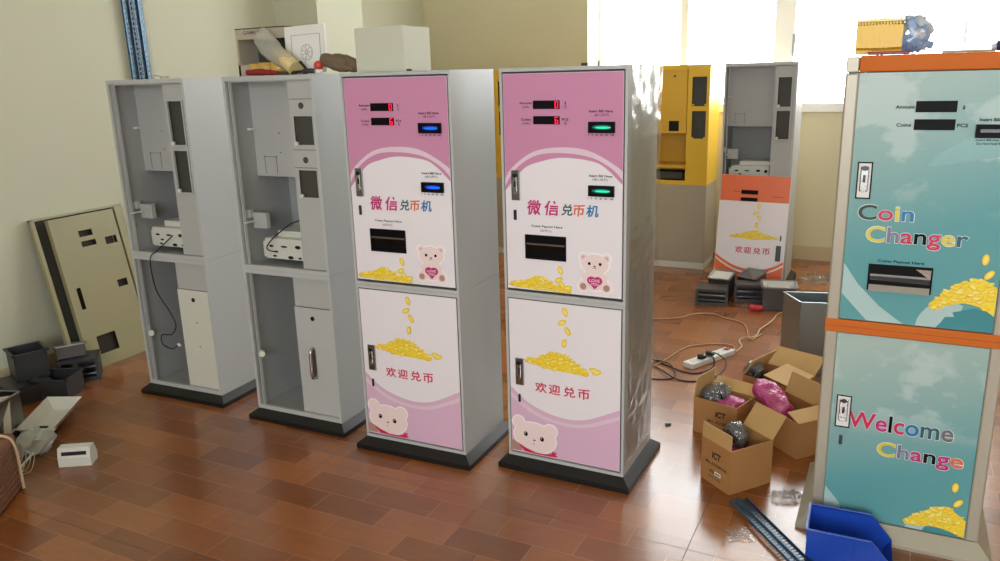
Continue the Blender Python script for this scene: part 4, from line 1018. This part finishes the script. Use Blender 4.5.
cord('thin black cable drooping from the control box of the leftmost cabinet',[(-3.35,2.84,.862),(-3.375,2.76,.800),(-3.388,2.722,.774),(-3.392,2.715,.714),(-3.396,2.73,.60),(-3.399,2.76,.53),(-3.351,2.76,.469),(-3.32,2.76,.401),(-3.36,2.76,.345),(-3.437,2.76,.331),(-3.439,2.76,.28),(-3.374,2.76,.262),(-3.325,2.76,.29)],'cord',.003,'hanging_cable')
b=BM(); abox(b,-.012,.012,-.006,.006,-.005,.005,bev=.002); o=part('cable_connector',b,'paper',None,(-3.315,2.76,.292),(0,.4,0)); prop(o,'small white connector at the end of the drooping cable','connector')
cord('thin black cable arching inside the chrome handle cabinet',[(-2.44,2.84,1.005),(-2.501,2.80,.985),(-2.553,2.79,.952),(-2.614,2.78,.905),(-2.648,2.775,.865),(-2.645,2.79,.845),(-2.62,2.815,.835)],'cord',.003,'hanging_cable')

# slotted rails on the floor in front
for i,(x0,y0,x1,y1,m,z) in enumerate(((-.448,2.842,.10,2.17,'rail',.0),(-.415,2.858,.12,2.20,'rail_dk',.0))):
    L_=math.hypot(x1-x0,y1-y0); b=BM()
    hs=[(q*.016+.02,q*.016+.028,.005,.029) for q in range(int((L_-.05)/.016))]
    holes_plate(b,0,L_,0,.034,0,.002,hs); abox(b,0,L_,0,.012,0,.002); abox(b,0,L_,0,.012,.032,.034)
    o=part('slotted_strip',b,m,None,(x0,y0,z+.013),(math.radians(-88+i*3),0,math.atan2(y1-y0,x1-x0)))
    o.rotation_euler=(Matrix.Rotation(math.atan2(y1-y0,x1-x0),4,'Z')@Matrix.Rotation(math.radians(90),4,'X')).to_euler()
    prop(o,['pale blue slotted strip lying on the floor beside the blue bin','dark slotted strip lying along the right of the pale floor strip'][i],'metal strip','slotted strips on the floor')
r=thing('blue_clip','tiny blue clip lying on the floor left of the cartons','clip',(-.872,3.419,0),30)
b=BM(); abox(b,-.014,.014,-.005,.005,0,.010,bev=.002); abox(b,-.014,-.008,-.014,.0,0,.009,bev=.002); part('clip_body',b,'teal_ink',r)

# blue stacking bin, open end to the right
r=thing('stacking_bin','blue plastic stacking bin on the floor before the teal changer','storage bin',(-.170,2.552,0),2)
L_,Wb,Hb=.29,.175,.125; t=.004
prof=[(0,0),(L_-.05,0),(L_-.025,.045),(.215,.105),(.195,Hb),(0,Hb)]
b=BM()
for y0 in (0,Wb-t):
    a=[b.verts.new((x,y0,z)) for x,z in prof]; c_=[b.verts.new((x,y0+t,z)) for x,z in prof]
    b.faces.new(a); b.faces.new(c_)
    for k in range(len(prof)): b.faces.new([a[k],a[(k+1)%6],c_[(k+1)%6],c_[k]])
abox(b,0,t,t,Wb-t,0,Hb); abox(b,0,L_-.05,t,Wb-t,0,t)
v=[b.verts.new(p) for p in ((L_-.05,t,0),(L_-.05,Wb-t,0),(L_-.025,Wb-t,.045),(L_-.025,t,.045))]; b.faces.new(v)
part('bin_shell',b,'blue',r)
b=BM(); abox(b,-.005,.198,-.005,.004,Hb-.008,Hb+.002,bev=.002); part('side_rim',b,'blue',r)
b=BM(); abox(b,-.005,.198,Wb-.004,Wb+.005,Hb-.008,Hb+.002,bev=.002); part('side_rim',b,'blue',r)
b=BM(); abox(b,-.006,.003,0,Wb,Hb-.008,Hb+.002,bev=.002); part('back_rim',b,'blue',r)
for x in (.05,.15):
    b=BM(); abox(b,x,x+.006,-.003,0,.0,Hb-.008); part('side_rib',b,'blue',r)

# crumpled clear film on the floor
def film_heap(label,loc,sx,sy,h,seed,m='film_floor'):
    b=BM(); n=34; V=[]
    for i in range(n+1):
        row=[]
        for j in range(n+1):
            u=i/n*2-1; v=j/n*2-1; p=Vector((u*4+seed,v*4,seed)); e=max(0,1-u*u)*max(0,1-v*v)
            z=.003+h*e*abs(noise.noise(p*1.3))*2+h*.5*e*abs(noise.noise(p*3))
            row.append(b.verts.new((u*sx*(.8+.3*noise.noise(p)),v*sy*(.8+.3*noise.noise(p+Vector((9,0,0)))),z)))
        V.append(row)
    for i in range(n):
        for j in range(n):
            if noise.noise(Vector((i*.21+seed,j*.21,2)))>.33: continue
            b.faces.new([V[i][j],V[i+1][j],V[i+1][j+1],V[i][j+1]])
    prop(part('crumpled_film',b,m,None,loc,(0,0,.4)),label,'plastic film')
MT['film_floor']=film_mat('crumpled clear film',(.96,.96,.95),.22,.12,diff=.06)
film_heap('crumpled clear film on the floor between the front carton and the teal changer',(-.275,2.955,0),.085,.06,.03,3)
film_heap('crumpled clear film on the floor by the window wall',(-.47,6.40,0),.19,.12,.05,8)
film_heap('flat scrap of clear film on the floor near the slotted strips',(-.40,2.62,0),.06,.05,.01,12)


# ------------------------------------------------------------------ light and camera
wd=bpy.data.worlds.new('overcast'); scene.world=wd; wd.use_nodes=True
bg=wd.node_tree.nodes['Background']; bg.inputs[0].default_value=(.97,.99,1,1); bg.inputs[1].default_value=10.5
def portal(x,y,z,sx,sz,rot):
    l=bpy.data.lights.new('window_portal','AREA'); l.shape='RECTANGLE'; l.size=sx; l.size_y=sz; l.cycles.is_portal=True
    o=bpy.data.objects.new('window_portal',l); col.objects.link(o); o.location=(x,y,z); o.rotation_euler=rot
portal((-2.65+XW)/2,YW+.38,(WZ0+WZ1)/2,XW+2.65,WZ1-WZ0,(-PI/2,0,0))
portal((RX0+RX1)/2,YB-.16,(RZ0+RZ1)/2,RX1-RX0,RZ1-RZ0,(PI/2,0,0))
cam=bpy.data.cameras.new('camera'); co=bpy.data.objects.new('camera',cam); col.objects.link(co)
f_,p_,r_,ch=791.576,0.257654,-.028622,1.6374
cam.sensor_width=36; cam.lens=f_/1000*36; cam.clip_start=.05
c,s=math.cos(p_),math.sin(p_); cr,sr=math.cos(r_),math.sin(r_)
right=Vector((cr,sr*s,sr*c)); up=Vector((-sr,cr*s,cr*c)); fw=Vector((0,c,-s))
M3=Matrix((right,up,-fw)).transposed(); Rz=Matrix.Rotation(math.radians(27),3,'Z')
co.matrix_world=Matrix.Translation((0,0,ch))@(Rz@M3).to_4x4()
scene.camera=co
scene.view_settings.view_transform='Standard'; scene.view_settings.look='None'; scene.view_settings.gamma=1; scene.view_settings.use_curve_mapping=False
scene.view_settings.exposure=0.0
scene.cycles.use_denoising=True; scene.cycles.max_bounces=10; scene.cycles.diffuse_bounces=6; scene.cycles.transparent_max_bounces=12
